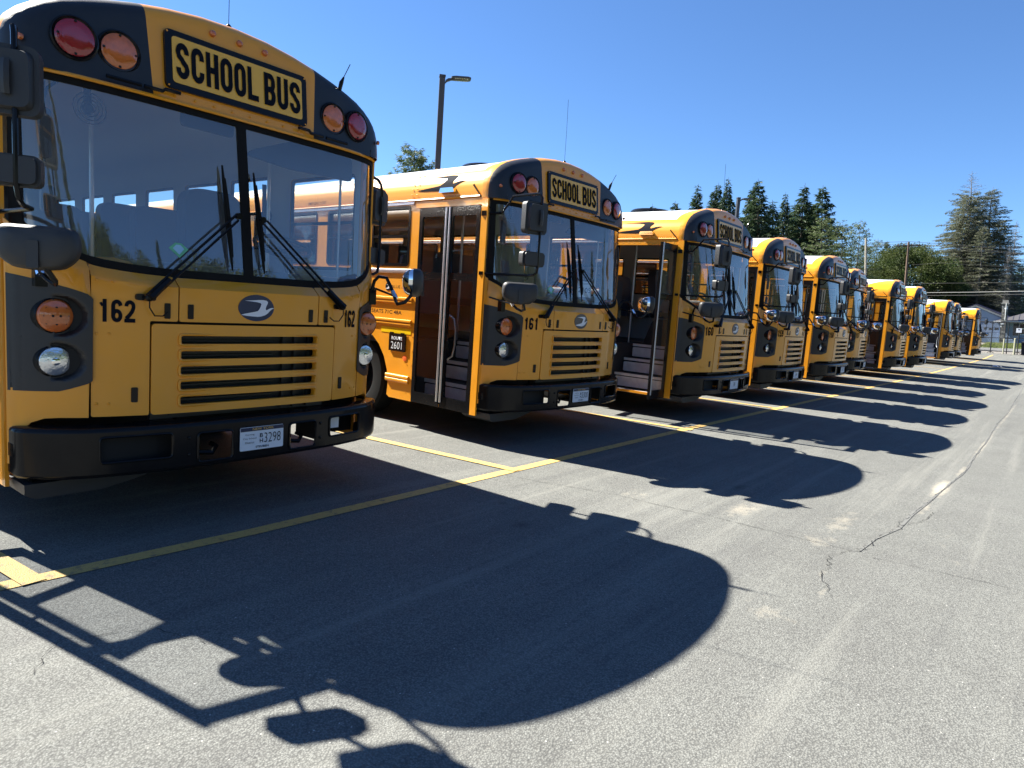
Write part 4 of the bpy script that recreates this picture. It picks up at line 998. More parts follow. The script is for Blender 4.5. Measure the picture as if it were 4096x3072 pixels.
    P("registration_sticker", MB().prism([(-.493, 1.667), (-.455, 1.70), (-.42, 1.70), (-.379, 1.667), (-.434, 1.614)], .001, .0, lambda u, v, w: (u, ws_y(u, v) + .004 + w, v)), m_green)
    P("registration_sticker", MB().prism([(-.47, 1.667), (-.45, 1.69), (-.425, 1.69), (-.405, 1.668), (-.434, 1.632)], .001, .0, lambda u, v, w: (u, ws_y(u, v) + .0025 + w, v)), m_paleblue)
    return root, newroof
proto, newroof_mesh = make_bus()
PARTS = list(proto.children)

def plate(root, num, full):
    pl = MB().prism(rrect(-.128, .178, .438, .588, .008, 2), 0, .004, lambda u, v, w: (u, -.062 + w, v)).build("licence_plate", m_platew, root)
    MB().prism([(-.126, .562), (.176, .562), (.176, .586), (-.126, .586)], 0, .002, lambda u, v, w: (u, -.0645 + w, v)).build("plate_header", m_platen, pl)
    pf = lambda x0, z0: (lambda x, z: (x0 + x, -.0655, z0 + z))
    text_obj("plate_lettering", "NEW YORK", m_gold, pl, pf(-.045, .567), .15, .016, .01)
    if full:
        for i, t in enumerate(("Corning", "City School", "District")):
            w = (.062, .092, .062)[i]; text_obj("plate_lettering", t, m_text, pl, pf(-.064 - w / 2, .533 - .025 * i), w, .013, .0)
        text_obj("plate_lettering", "B", m_text, pl, pf(.006, .517), .022, .026, .01); text_obj("plate_lettering", "H", m_text, pl, pf(.006, .482), .022, .026, .01)
        text_obj("plate_lettering", num, m_text, pl, pf(.038, .480), .118, .064, -.012)
        text_obj("plate_lettering", "STEUBEN", m_text, pl, pf(-.022, .450), .092, .014, .01)
    else:
        text_obj("plate_lettering", "BH", m_text, pl, pf(.0, .48), .05, .06, .0)
def number(root, num):
    for x0, z0, w in ((-.884, 1.230, .174), (.722, 1.229, .126)):
        block_text("fleet_number", num, m_text, root, lambda x, z, x0=x0: (x0 + x, nose_y(x0 + x, z0 + z) - .0045, z0 + z), w, .124, .175, .09)
def route_board(root, code):
    rb = MB().prism(rrect(1.535, 1.825, .855, 1.055, .008, 2), 0, .012, lambda u, v, w: (-1.226 - w, u, v)).box(-1.24, -1.224, 1.57, 1.62, 1.05, 1.07).box(-1.24, -1.224, 1.76, 1.81, 1.05, 1.07).build("route_board", m_gblack, root)
    f = lambda y0, z0: (lambda x, z: (-1.2395, y0 - x, z0 + z))
    text_obj("route_lettering", "ROUTE", m_platew, rb, f(1.775, .985), .185, .038, .02)
    text_obj("route_lettering", code, m_platew, rb, f(1.782, .880), .19, .082, -.006)

BUSES = [  # x, y, yaw, z, number, open door, new roof, label
    (0.0, 0.0, 0.0215, 0.0, "162", 1, 0, "school bus number 162, nearest and largest, with its entry door swung open"),
    (4.068, 0.235, -0.0238, 0.0, "161", 0, 0, "school bus number 161 with both door leaves shut and a grey round emblem"),
    (7.735, -0.122, 0.0022, 0.0, "160", 1, 0, "school bus number 160 with open entry door showing metal steps"),
    (11.263, 0.019, 0.016, 0.0, "159", 0, 0, "school bus number 159, fourth of the row, just behind the bus with open steps"),
    (14.703, -0.007, 0.002, 0.0, "158", 0, 0, "school bus number 158, fifth of the row, between buses 159 and 157"),
    (18.321, 0.288, 0.054, 0.0, "157", 0, 0, "school bus number 157 set back a little, sixth of the row"),
    (22.386, -0.021, 0.029, 0.0, "154", 0, 1, "school bus with swept white roof edge, seventh of the row after the gap"),
    (25.529, -0.18, 0.030, 0.0, "152", 0, 1, "school bus with swept white roof edge, eighth of the row"),
    (36.333, 0.135, 0.010, 0.035, "151", 1, 1, "school bus with open door past the second gap, third from far end"),
    (39.427, 0.165, 0.018, 0.043, "150", 0, 1, "school bus mostly hidden, second from the far end of the row"),
    (47.528, -0.051, 0.021, 0.081, "149", 0, 1, "last school bus at the far end of the row, beside the fence"),
]
m_skipfar = {"passenger_seat", "dash_fan", "sun_visor", "interior_mirror", "registration_sticker", "panel_latch", "radiator_", "washer_bottle", "tow_hook"}
def stem(n): return n.split(".")[0]
def copy_tree(o, parent, k):
    c = o.copy(); COL.objects.link(c); c.parent = parent
    for ch in o.children:
        if k >= 4 and stem(ch.name) in ("rivets", "lens_dots", "lens_screws", "bolts", "slot_trim"): continue
        copy_tree(ch, c, k)
    return c
roots = []
for k, (x, y, yaw, z, num, op, new, lab) in enumerate(BUSES):
    if k == 0: root = proto
    else:
        root = proto.copy(); COL.objects.link(root)
        for ch in PARTS:
            if k >= 4 and stem(ch.name) in m_skipfar: continue
            copy_tree(ch, root, k)
    roots.append(root)
for k, (x, y, yaw, z, num, op, new, lab) in enumerate(BUSES):
    root = roots[k]; root.location = (x, y, z); root.rotation_euler = (0, 0, yaw)
    tag(root, "yellow " + lab, "bus", "yellow school buses parked in a row")
    leafs = [c for c in root.children if stem(c.name) == "door_leaf"]
    if op:
        for l in leafs:
            front = l.location.y < .9
            l.rotation_euler = (0, 0, R(74 if k == 0 else 90) if front else R(-72 if k == 0 else -80)); l.location.x = (-1.258 if front else -1.28) if k == 0 else -1.236
            if k == 0 and front: l.location.y = .53
    for c in root.children:
        if stem(c.name) == "mirror_bracket" and min(v.co.x for v in c.data.vertices) < 0:
            a_ = R(-11.5 if k == 0 else 8); hx, hy = -1.232, .43
            c.rotation_euler = (0, 0, a_); c.location = (hx - (math.cos(a_) * hx - math.sin(a_) * hy), hy - (math.sin(a_) * hx + math.cos(a_) * hy), 0)
        if stem(c.name) == "roof" and new: c.data = newroof_mesh
        if stem(c.name) == "emblem" and k in (1,):
            me = c.data.copy(); me.materials.clear(); me.materials.append(m_grayem); c.data = me
    number(root, num); plate(root, {0: "3298", 1: "3300"}.get(k, ""), k < 2)
    if k == 1: route_board(root, "2601")
# window paper behind the windshield of bus 161 and a cloth on the dash of bus 162
pp = MB().box(.11, .40, .165, .167, 1.62, 1.80).build("window_paper", m_platew, roots[1])
text_obj("paper_lettering", "ROUTE", m_blue, pp, lambda x, z: (.2 + x, .1635, 1.765 + z), .13, .02, .01)
text_obj("paper_lettering", "2105", m_blue, pp, lambda x, z: (.13 + x, .1635, 1.67 + z), .25, .06, .01)
#@@BACKGROUND

# ------------------------------------------------------------------ trees
def leafmat(name, a, c, sc=.5):
    m = bpy.data.materials.new(name); m.use_nodes = True; nt = m.node_tree; L = nt.links.new
    b = nt.nodes["Principled BSDF"]; b.inputs["Roughness"].default_value = .6; b.inputs["Specular IOR Level"].default_value = .25
    tc = nt.nodes.new("ShaderNodeTexCoord"); n = nt.nodes.new("ShaderNodeTexNoise"); n.inputs["Scale"].default_value = sc; n.inputs["Detail"].default_value = 5; L(tc.outputs["Object"], n.inputs["Vector"])
    mr = nt.nodes.new("ShaderNodeMapRange"); mr.inputs[1].default_value = .35; mr.inputs[2].default_value = .65; L(n.outputs[0], mr.inputs[0])
    mx = nt.nodes.new("ShaderNodeMix"); mx.data_type = 'RGBA'; mx.inputs[6].default_value = (*a, 1); mx.inputs[7].default_value = (*c, 1); L(mr.outputs[0], mx.inputs[0]); L(mx.outputs[2], b.inputs["Base Color"])
    tl = nt.nodes.new("ShaderNodeBsdfTranslucent"); L(mx.outputs[2], tl.inputs[0]); ms = nt.nodes.new("ShaderNodeMixShader"); ms.inputs[0].default_value = .35
    L(b.outputs[0], ms.inputs[1]); L(tl.outputs[0], ms.inputs[2]); L(ms.outputs[0], nt.nodes["Material Output"].inputs[0]); return m
m_spruce = leafmat("spruce_needles", (0.022, 0.045, 0.020), (0.055, 0.085, 0.035))
m_larch = leafmat("larch_needles", (0.055, 0.085, 0.03), (0.11, 0.14, 0.055))
m_maple = leafmat("maple_leaves", (0.030, 0.055, 0.014), (0.075, 0.092, 0.024), .8)
m_dry = leafmat("thin_dry_needles", (0.075, 0.09, 0.05), (0.14, 0.145, 0.09))
m_bark = mat("brown_bark", (0.075, 0.06, 0.05), .9, noise=(3, .4))
m_gbark = mat("grey_bare_branches", (0.17, 0.155, 0.14), .9, noise=(2, .35))

def leaves_mesh(name, pos, dirs, ln, wd, seed):
    """one narrow four-sided leaf spray per position"""
    rg = np.random.default_rng(seed); n = len(pos)
    d = dirs / np.maximum(np.linalg.norm(dirs, axis=1, keepdims=True), 1e-6)
    up = rg.normal(size=(n, 3)); sd = np.cross(d, up); sd /= np.maximum(np.linalg.norm(sd, axis=1, keepdims=True), 1e-6)
    L_ = (ln * rg.uniform(.6, 1.4, n))[:, None]; W_ = (wd * rg.uniform(.6, 1.4, n))[:, None]
    v = np.stack([pos, pos + d * L_ * .45 + sd * W_ * .5, pos + d * L_, pos + d * L_ * .45 - sd * W_ * .5], 1).reshape(-1, 3)
    me = bpy.data.meshes.new(name); me.vertices.add(4 * n); me.vertices.foreach_set("co", v.ravel().astype(np.float32))
    me.loops.add(4 * n); me.loops.foreach_set("vertex_index", np.arange(4 * n, dtype=np.int32))
    me.polygons.add(n); me.polygons.foreach_set("loop_start", np.arange(0, 4 * n, 4, dtype=np.int32)); me.update(calc_edges=True); me.validate(); return me
def conifer_data(h, r, seed, dens=1.0, droop=.35, power=.85, base=.06, leaf=(.42, .12), step=.42, bare=False, spread=.16, thin_top=0):
    rg = np.random.default_rng(seed); tr = MB(); lean = rg.normal(0, .012, 2)
    axis = lambda z: np.array([lean[0] * z + .05 * math.sin(z * .6 + seed), lean[1] * z + .05 * math.cos(z * .5 + seed), z])
    tr.tube([tuple(axis(z)) for z in np.linspace(0, h, 12)], [max(.012, (h * .014) * (1 - t) ** .9) for t in np.linspace(0, 1, 12)], 6)
    pos, dr = [], []; z = h * base
    while z < h * .985:
        t = z / h; L0 = r * (1 - t) ** power * (1 if t > base + .08 else .8) + .05
        nb = int(rg.integers(5, 8)); ph = rg.uniform(0, 6.28)
        for b_ in range(nb):
            a = ph + 6.283 * b_ / nb + rg.normal(0, .22); L1 = L0 * rg.uniform(.55, 1.18)
            if rg.random() < .06: continue
            rise = .32 * t - .05 + rg.normal(0, .06); o = axis(z + rg.normal(0, .1)); d0 = np.array([math.cos(a), math.sin(a), 0])
            p = lambda s: o + d0 * L1 * s + np.array([0, 0, 1]) * L1 * (rise * s - droop * s * s * (1.0 if t < .8 else .4) + .12 * s ** 3)
            tr.tube([tuple(p(s)) for s in (0, .35, .7, 1)], [.035 * (1 - t) + .012, .022 * (1 - t) + .008, .012, .004], 3, False)
            if bare or thin_top and t > 1 - thin_top:
                for q in range(int(3 + L1 * 4)):
                    s = rg.uniform(.2, .98); sd = rg.choice([-1, 1]); c = p(s); dd = d0 * .5 + np.array([-d0[1], d0[0], 0]) * sd * rg.uniform(.5, 1) + np.array([0, 0, rg.uniform(-.3, .4)])
                    e = c + dd * L1 * rg.uniform(.12, .3); tr.tube([tuple(c), tuple((c + e) / 2 + [0, 0, -.02]), tuple(e)], [.012, .008, .004], 3, False)
                if t > 1 - thin_top: continue
            k = max(3, int(L1 * 13 * dens))
            for q in range(k):
                s = rg.uniform(.12, 1.02) ** .8; c = p(min(s, 1)); w = spread * L1 * (1.15 - s) + .05
                side = np.array([-d0[1], d0[0], 0]); c = c + side * rg.normal(0, w) + np.array([0, 0, rg.normal(-.04, .05)])
                pos.append(c); dr.append(d0 * rg.uniform(.3, 1) + side * rg.normal(0, .6) + np.array([0, 0, rg.uniform(-.9, .15)]))
        z += step * rg.uniform(.75, 1.25) * (1.15 - .5 * t)
    return tr, leaves_mesh("crown", np.array(pos), np.array(dr), leaf[0], leaf[1], seed)
def tree_proto(name, trm, data, lm):
    tr, lv = data; root = empty(name); tr.build("trunk", trm, root, smooth=0, fix=False); link("crown", lv, lm, root, 0); return root
def copy_tree2(o, parent=None):
    c = o.copy(); COL.objects.link(c); c.parent = parent
    for ch in o.children: copy_tree2(ch, c)
    return c
H0 = 16.0
SP = [tree_proto("spruce_tree", m_bark, conifer_data(H0, 6.2, s_, 3.6, .40, p_, .05, (.30, .085), .34, spread=.12), m_spruce) for s_, p_ in ((3, 1.25), (11, 1.15), (23, 1.35))]
used = set()
def place(protos, k, pos, top, widen, label, cat, group, seed, href=H0, name=None):
    pr = protos[k]
    if pr.name in used: o = copy_tree2(pr)
    else: o = pr; used.add(pr.name)
    if name: o.name = name
    s = (top - pos[2]) / href
    o.location = pos; o.rotation_mode = 'QUATERNION'
    o.rotation_quaternion = TILT @ Matrix.Rotation(seed * 1.7, 3, 'Z').to_quaternion(); o.scale = (s * widen, s * widen, s)
    return tag(o, label, cat, group)
def ground_under(u, v, D):
    t = at(u, v, D); return (t.x, t.y, gz(t.x, t.y)), t.z
SPR = [(2644, 812, 68, 1.0, "low spruce tip peeking over the roof of bus 160, nearer the fleet number 161 bus"), (2718, 805, 70, 1.05, "low spruce tip above the roof of bus 160, right of another low tip"),
       (2820, 736, 76, 1.0, "spruce tree standing first in the dark row, left of the far lamp pole"), (2871, 750, 79, 1.0, "spruce with blunt top second in the dark row beside the far lamp pole"),
       (2907, 733, 82, .8, "narrow spruce squeezed in third behind the far lamp pole"), (2944, 711, 75, .85, "tall thin spruce directly above the far lamp pole head"),
       (3021, 745, 80, .95, "spruce just right of the far lamp pole, shorter than its neighbour"), (3082, 716, 76, 1.05, "tallest broad spruce in the middle of the dark row"),
       (3176, 770, 82, .9, "short spruce between two broad ones right of the row's middle"), (3251, 739, 77, 1.1, "broad spruce left of the last tall one in the dark row"),
       (3341, 739, 78, 1.15, "last tall spruce at the right end of the dark row, behind the feathery larch"), (3130, 800, 86, 1.5, "spruce filling in low behind the tallest one of the row"), (2985, 795, 88, 1.4, "spruce filling in low behind the far lamp pole"), (3050, 805, 90, 1.5, "spruce filling in low left of the tallest one"), (3215, 810, 90, 1.6, "spruce filling in low left of the broad one near the right end"), (3300, 800, 92, 1.6, "spruce filling in low between the last two tall ones"), (2880, 810, 92, 1.4, "spruce filling in low beneath the far lamp head")]
for i, (u, v, D, w, lab) in enumerate(SPR):
    p, t = ground_under(u, v, D)
    place(SP, i % 3, p, t, w * 1.15, lab, "spruce tree", "dark spruces beyond the parked buses", i + 1)
p, t = ground_under(2402, 682, 62); place(SP, 0, p, t, .8, "small lone spruce top above the driver side of bus 161", "spruce tree", None, 5)
p, t = ground_under(3575, 962, 118); place(SP, 1, p, t, 1.0, "tiny far spruce tip left of the brown utility pole", "spruce tree", None, 8)
# larches, lighter and feathery
LA = [tree_proto("larch_tree", m_bark, conifer_data(12.0, 4.2, s_, 2.2, .18, .55, .12, (.26, .06), .55, spread=.22), m_larch) for s_ in (5, 9)]
for i, (u, v, D, w, lab) in enumerate([(3330, 860, 66, .9, "feathery light green larch in front of the last tall spruce"), (3405, 880, 68, .95, "feathery larch with open crown left of the pale utility pole"), (3462, 880, 70, .7, "larch whose right branch tip reaches above the pale utility pole"), (3530, 955, 96, .95, "pale yellow green larch between the two utility poles"), (3490, 975, 98, .9, "pale larch behind the pale utility pole")]):
    p, t = ground_under(u, v, D); place(LA, i % 2, p, t, w, lab, "larch tree", "larches right of the dark spruces", i + 2, 12.0)
# pine top near the first lamp pole
pine = tree_proto("pine_tree", m_bark, conifer_data(10.0, 2.6, 31, 6.0, -.25, .45, .3, (.26, .045), .42, spread=.22), m_larch)
p, t = ground_under(1700, 600, 44); place([pine], 0, p, t, 1.0, "long needled pine top left of the near lamp pole above bus 161", "pine tree", None, 3, 10.0)
# round crowned maple
def round_tree(name, h, r, seed, lm, nleaf=90000, leaf=(.125, .095)):
    rg = np.random.default_rng(seed); root = empty(name); tr = MB(); tr.tube([(0, 0, 0), (.05, 0, h * .2), (0, .05, h * .45)], [h * .03, h * .025, h * .015], 8)
    cl = []
    for i in range(150):
        a, e = rg.uniform(0, 6.283), rg.uniform(-.35, 1); rr = rg.uniform(.55, 1.0) ** .6
        ce = math.sqrt(max(0, 1 - e * e)); lump = 1 + .12 * math.sin(3 * a + seed) + .08 * math.sin(5 * a + 2)
        cl.append([r * rr * ce * math.cos(a) * lump, r * rr * ce * math.sin(a) * lump, h * .52 + h * .46 * e * rr])
    cl = np.array(cl)
    for c in cl[::3]: tr.tube([(0, 0, h * .3), tuple(c * .5 + np.array([0, 0, h * .2])), tuple(c)], [h * .012, h * .006, .012], 4, False)
    idx = rg.integers(0, len(cl), nleaf); off = rg.normal(size=(nleaf, 3)); off /= np.linalg.norm(off, axis=1, keepdims=True)
    rad = (rg.random(nleaf) ** .4)[:, None] * r * .21
    pos = cl[idx] + off * rad * [1, 1, .8]; dr = off + rg.normal(size=(nleaf, 3)) * .6
    tr.build("trunk", m_bark, root, smooth=0, fix=False); link("crown", leaves_mesh("crown", pos, dr, leaf[0], leaf[1], seed), lm, root, 0); return root
MA = [round_tree("maple_tree", 9.0, 5.0, 4, m_maple), round_tree("maple_tree", 9.0, 5.0, 14, m_maple)]
for i, (u, v, D, w, lab) in enumerate([(3655, 985, 92, .84, "big round maple in early autumn green behind the brown utility pole"), (3520, 1068, 88, .7, "low bushy maple crown at the foot of the pale utility pole")]):
    p, t = ground_under(u, v, D); place(MA, i % 2, p, t, w, lab, "maple tree", None, i + 2, 9.0)
# tall thinning conifers with grey bare limbs at the right
DE = [tree_proto("thinning_conifer", m_gbark, conifer_data(23.0, 6.6, s_, d_, .30, .8,   .12, (.26, .06), .42, bare=True, spread=.16, thin_top=tt), m_dry) for s_, d_, tt in ((41, 3.4, .13), (43, 3.0, .0), (47, .8, .3))]
for i, (u, v, D, w, k, lab) in enumerate([(3942, 684, 100, 1.25, 0, "tallest thinning conifer with a bare grey leader on top"), (3915, 770, 97, 1.35, 1, "thinning conifer in front left of the tallest bare topped one"), (3884, 850, 96, 1.35, 1, "lower left thinning conifer of the tall clump, limbs reaching towards the maple"), (3998, 748, 101, 1.4, 1, "thinning conifer with pointed tip right of the tallest one"), (4040, 870, 99, 1.35, 1, "lower right thinning conifer above the stone chimney"), (4058, 978, 93, .5, 2, "nearly dead leaning thin conifer above the metal roofed house"), (4092, 880, 96, .8, 2, "dead grey conifer cut by the right edge of the photo"), (3960, 900, 94, 1.2, 1, "low thinning conifer with bare limbs behind the blue garage gable")]):
    p, t = ground_under(u, v, D); o = place(DE, k, p, t, w, lab, "conifer", "tall thinning conifers beyond the houses", i + 3, 23.0)
# dense dark conifers low behind the houses
for i, (u, v, D, w) in enumerate([(3800, 1110, 112, 1.6), (3880, 1100, 116, 1.8), (3960, 1080, 112, 1.8), (4040, 1090, 114, 1.8), (4110, 1060, 112, 1.8), (4180, 1080, 110, 1.6), (3745, 1085, 108, 1.3)]):
    p, t = ground_under(u, v, D); place(SP, i % 3, p, t, w, ["dark dense spruce low behind the last buses' roofs, right of the maple", "dark dense spruce low behind the blue garage gable", "dark dense spruce low between garage gable and stone chimney", "dark dense spruce directly behind the stone chimney", "dark dense spruce behind the metal roof at the photo's right edge", "dark dense spruce just beyond the right edge of the photo", "dark dense spruce filling in low behind the maple's right shoulder"][i], "spruce tree", "dark backdrop spruces behind the houses", i + 30)
# trees across the lot, behind the photographer (the windshields mirror them)
for i in range(26):
    x = -26 + 4.4 * i + rnd.uniform(-1.2, 1.2); y = -34 - rnd.uniform(0, 6); hh = rnd.choice([11, 12, 13, 12, 10.5])
    if i in (0, 1, 3, 9, 21, 23): place(SP, i % 3, (x, y, 0), 15 if i == 9 else rnd.choice([19, 22, 20]), .8, "spruce across the lot seen only as a reflection in the windshields", "spruce tree", "trees across the lot", i + 50)
    else: place(MA, i % 2, (x, y, 0), hh, 1.0, "round tree across the lot seen only as a reflection in the windshields", "tree", "trees across the lot", i + 50, 9.0)

# ------------------------------------------------------------------ lamp poles, utility poles, wires
def lamp(base, top, label, w=.16):
    r = empty("lamp_post", base); r.rotation_mode = 'QUATERNION'; r.rotation_quaternion = (Vector(top) - Vector(base)).to_track_quat('Z', 'Y'); h = (Vector(top) - Vector(base)).length
    MB().box(-w / 2, w / 2, -w / 2, w / 2, .5, h - .08).build("pole", m_pole, r); MB().disc((0, 0, 0), (0, 0, 1), [(.30, 0), (.30, .5), (.28, .52)], 20).build("concrete_base", m_gravel, r)
    MB().box(-w / 2 - .012, w / 2 + .012, -w / 2 - .012, w / 2 + .012, h - .07, h).build("pole_cap", m_pole, r)
    a = MB().prism(rpoly([(.08, h - .30), (.12, h - .14), (.20, h - .085), (.30, h - .065), (.95, h - .02), (.98, h - .05), (.30, h - .13), (.16, h - .20)], .015, 2), -.05, .05, lambda u, v, q: (u, q, v))
    hd = MB().prism(rpoly([(.30, -.12), (.42, -.20), (.88, -.20), (.98, -.12), (.98, .12), (.88, .20), (.42, .20), (.30, .12)], .03, 2), h - .085, h - .025, lambda u, v, q: (u, v, q + (u - .3) * .06))
    a.build("lamp_arm", m_pole, r); o = hd.build("lamp_head", m_pole, r)
    g = MB()
    for i in range(8):
        for j in range(4): g.box(.42 + .06 * i, .455 + .06 * i, -.15 + .085 * j, -.10 + .085 * j, h - .092 + (.12 + .06 * i) * .06, h - .084 + (.12 + .06 * i) * .06)
    q = g.build("led_lens_array", m_alu, o); q["kind"] = "stuff"
    for c in list(r.children): c.rotation_euler = (0, 0, 0)
    return r, h
def pole_pos(u, v, v2, Y):
    r = ray(u, v); t = CAMP + r * ((Y - CAMP.y) / r.y); return t
t1 = pole_pos(1770, 301, 0, 13.6); l1, h1 = lamp((t1.x, t1.y, 0), t1, "x", .19)
tag(l1, "tall dark square lamp post with one flat head, above bus 161", "lamp post", "lamp posts behind the bus row")
t2 = pole_pos(2955, 790, 0, 13.6); l2, h2 = lamp((t2.x, t2.y, 0), t2, "x", .19)
tag(l2, "smaller far dark lamp post in front of the spruces, behind bus 159", "lamp post", "lamp posts behind the bus row")
for l in (l1, l2):
    zx = l.rotation_quaternion @ Vector((0, 0, 1)); xx = Vector((.75, -.62, 0)); xx = (xx - zx * xx.dot(zx)).normalized(); yx = zx.cross(xx)
    l.rotation_quaternion = Matrix(((xx.x, yx.x, zx.x), (xx.y, yx.y, zx.y), (xx.z, yx.z, zx.z))).to_quaternion()
m_wood1 = mat("weathered_pale_pole_wood", (0.30, 0.27, 0.22), .85, noise=(4, .25)); m_wood2 = mat("brown_pole_wood", (0.13, 0.085, 0.06), .85, noise=(4, .3))
def upole(ut, vt, ub, vb, D, m, lab, r_):
    T = at(ut, vt, D); B = at(ub, vb, D); d = (T - B).normalized(); k = (T.z - gz(T.x, T.y)) / d.z; base = T - d * k
    root = empty("utility_pole", base); L_ = k
    q = d.to_track_quat('Z', 'Y'); root.rotation_mode = 'QUATERNION'; root.rotation_quaternion = q
    MB().tube([(0, 0, 0), (0, 0, L_)], [r_ * 1.25, r_], 10).build("pole", m, root)
    return tag(root, lab, "utility pole"), T, L_
up1, T1, L1_ = upole(3464, 952, 3462.5, 1099, 58, m_wood1, "pale bare utility pole rising above bus 157, no cross arm", .075)
MB().tube([(.1, .16 * math.cos(t), L1_ - 2.6 + .28 * math.sin(t)) for t in frange(0, 6.28, .35)], .012, 4, False).build("coiled_cable", m_rubber, up1)
up2, T2, L2_ = upole(3635, 968, 3621, 1142, 84, m_wood2, "brown leaning utility pole in front of the round maple", .105)
x_ = MB().box(-.06, .06, -1.1, 1.1, L2_ - .45, L2_ - .33)
x_.build("cross_arm", m_wood2, up2)
for yy in (-.95, -.4, .4, .95): MB().disc((0, yy, L2_ - .33), (0, 0, 1), [(.03, 0), (.05, .05), (.03, .1), (.045, .14), (.01, .17)], 8).build("insulator", m_gbark, up2)
m_gwire = mat("grey_cable_jacket", (0.15, 0.15, 0.145), .5)
m_wire = mat("black_cable", (0.015, 0.015, 0.016), .6)
def wire(pts, r_, lab, D0_=84, D1_=84, name="overhead_wire"):
    n = len(pts); P_ = []
    for i in range((n - 1) * 6 + 1):
        a, f = divmod(i, 6); a2 = min(a + 1, n - 1); f /= 6
        u = lerp(pts[a][0], pts[a2][0], f); v = np.interp(u, [q[0] for q in pts], [q[1] for q in pts])
        P_.append(at(u, float(v), lerp(D0_, D1_, i / ((n - 1) * 6))))
    tag(MB().tube(P_, r_, 4).build(name, m_gwire if r_ > .03 else m_wire, None), lab, "power line")
wire([(3400, 988), (3460, 972), (3635, 966), (3762, 975), (3950, 990), (4096, 996), (4300, 1000)], .018, "topmost thin overhead wire from the brown pole to the right", 88, 80)
wire([(3400, 992), (3540, 978), (3635, 975), (3800, 990), (4096, 1012), (4300, 1025)], .018, "second thin overhead wire below the topmost one", 88, 80)
wire([(3230, 970), (3400, 990), (3520, 985), (3640, 985), (3800, 1000), (4000, 1010), (4096, 1016), (4300, 1025)], .014, "third thin overhead wire passing the pale pole", 88, 80)
wire([(3640, 1060), (3760, 1052), (4096, 1072), (4300, 1085)], .012, "thin service wire crossing the thinning conifers mid height", 84, 80)
wire([(3622, 1134), (3760, 1133), (4096, 1130), (4300, 1128)], .014, "thin wire over the maple's lower half", 84, 74)
wire([(3622, 1178), (3700, 1171), (3900, 1169), (4096, 1165), (4300, 1160)], .031, "thick overhead cable just above the garage roof", 84, 70)
wire([(3622, 1185), (3700, 1182), (3900, 1181), (4096, 1177), (4300, 1174)], .022, "thinner cable under the thick one above the garage roof", 84, 70)

# ------------------------------------------------------------------ fence, gate, bollards, houses: the far frame stands on true vertical
FO = Vector((70, -2, .36 + 8 * .034)); FM = Matrix.Translation(FO) @ TILT.to_matrix().to_4x4(); FI = FM.inverted()
def far(u, v, d):
    o = FI @ CAMP; q = FI.to_3x3() @ ray(u, v); t = (d - o.x) / q.x; p = o + q * t; return p
def froot(name, x, y, z=0.0, rz=0):
    o = empty(name); o.matrix_world = FM @ Matrix.Translation((x, y, z)) @ Matrix.Rotation(rz, 4, 'Z'); return o
m_fence = mat("black_vinyl_fence", (0.012, 0.013, 0.018), .5)
YL, YR = far(3800, 1400, -8).y, far(4300, 1400, -8).y
fr = froot("chain_link_gate", -8, 0)
TOP = far(4028, 1289, -8).z; MIDZ = far(4028, 1352.5, -8).z; BOT = far(4000, 1405, -8).z
for z, r_ in ((TOP, .04), (MIDZ, .025), (BOT, .03)): MB().tube([(0, YL, z), (0, YR, z)], r_, 8).build("rail", m_fence, fr)
for u in (3972, 4024.5, 4081, 4037, 3890):
    p = far(u, 1290, -8); MB().tube([(0, p.y, 0), (0, p.y, TOP)], .035, 8).build("post", m_fence, fr)
    if u in (3972, 4081):
        MB().tube([(0, p.y - .22, TOP), (0, p.y, TOP - .16), (0, p.y + .22, TOP)], .018, 6).build("brace", m_fence, fr)
        MB().tube([(0, p.y - .25, .03), (0, p.y, .22), (0, p.y + .25, .03)], .018, 6).build("brace", m_fence, fr)
wm = MB(); sp_ = .115; H_ = TOP
k = 0; y = YR - H_
while y < YL + H_:
    for s in (1, -1):
        a = (y, 0.02); c = (y + s * H_, H_)
        lo, hi = sorted((YR, YL)); pts = []
        for q in range(9):
            yy = a[0] + (c[0] - a[0]) * q / 8; zz = a[1] + (c[1] - a[1]) * q / 8
            if lo <= yy <= hi: pts.append((0, yy, zz))
        if len(pts) > 1: wm.tube([pts[0], pts[-1]], .0055, 3, False)
    y += sp_
o_ = wm.build("wire_mesh", m_fence, fr, smooth=0, fix=False); o_["kind"] = "stuff"
tag(fr, "black chain link sliding gate across the far end of the lot", "gate")
# white notice on the fence
p = far(4076, 1322, -8.05); ns = froot("fence_notice", -8.06, p.y, p.z)
MB().box(-.006, .006, -.17, .17, -.17, .17).build("sign_plate", m_platew, ns); MB().box(-.009, -.006, -.06, .05, .03, .1).build("dark_symbol", m_text, ns)
tag(ns, "small square white notice with dark symbol hung on the gate", "sign")
m_boll = mat("faded_cream_paint", (0.27, 0.27, 0.19), .7, noise=(5, .15))
def bollard(u, vb, vt, d, r_, lab):
    p = far(u, vb, d); t = far(u, vt, d); o = froot("bollard", d, p.y)
    MB().disc((0, 0, -.1), (0, 0, 1), [(r_, 0), (r_, t.z + .08), (r_ * .8, t.z + .1)], 14).build("post", m_boll, o); tag(o, lab, "bollard")
bollard(4055, 1422, 1353, -8.5, .075, "wide cream steel bollard in front of the gate, right one")
bollard(4011, 1418, 1354, -8.3, .045, "narrow cream post by the gate left of the wide bollard")
bin_ = froot("wheeled_bin", -8.6, far(4096, 1400, -8.6).y - .12)
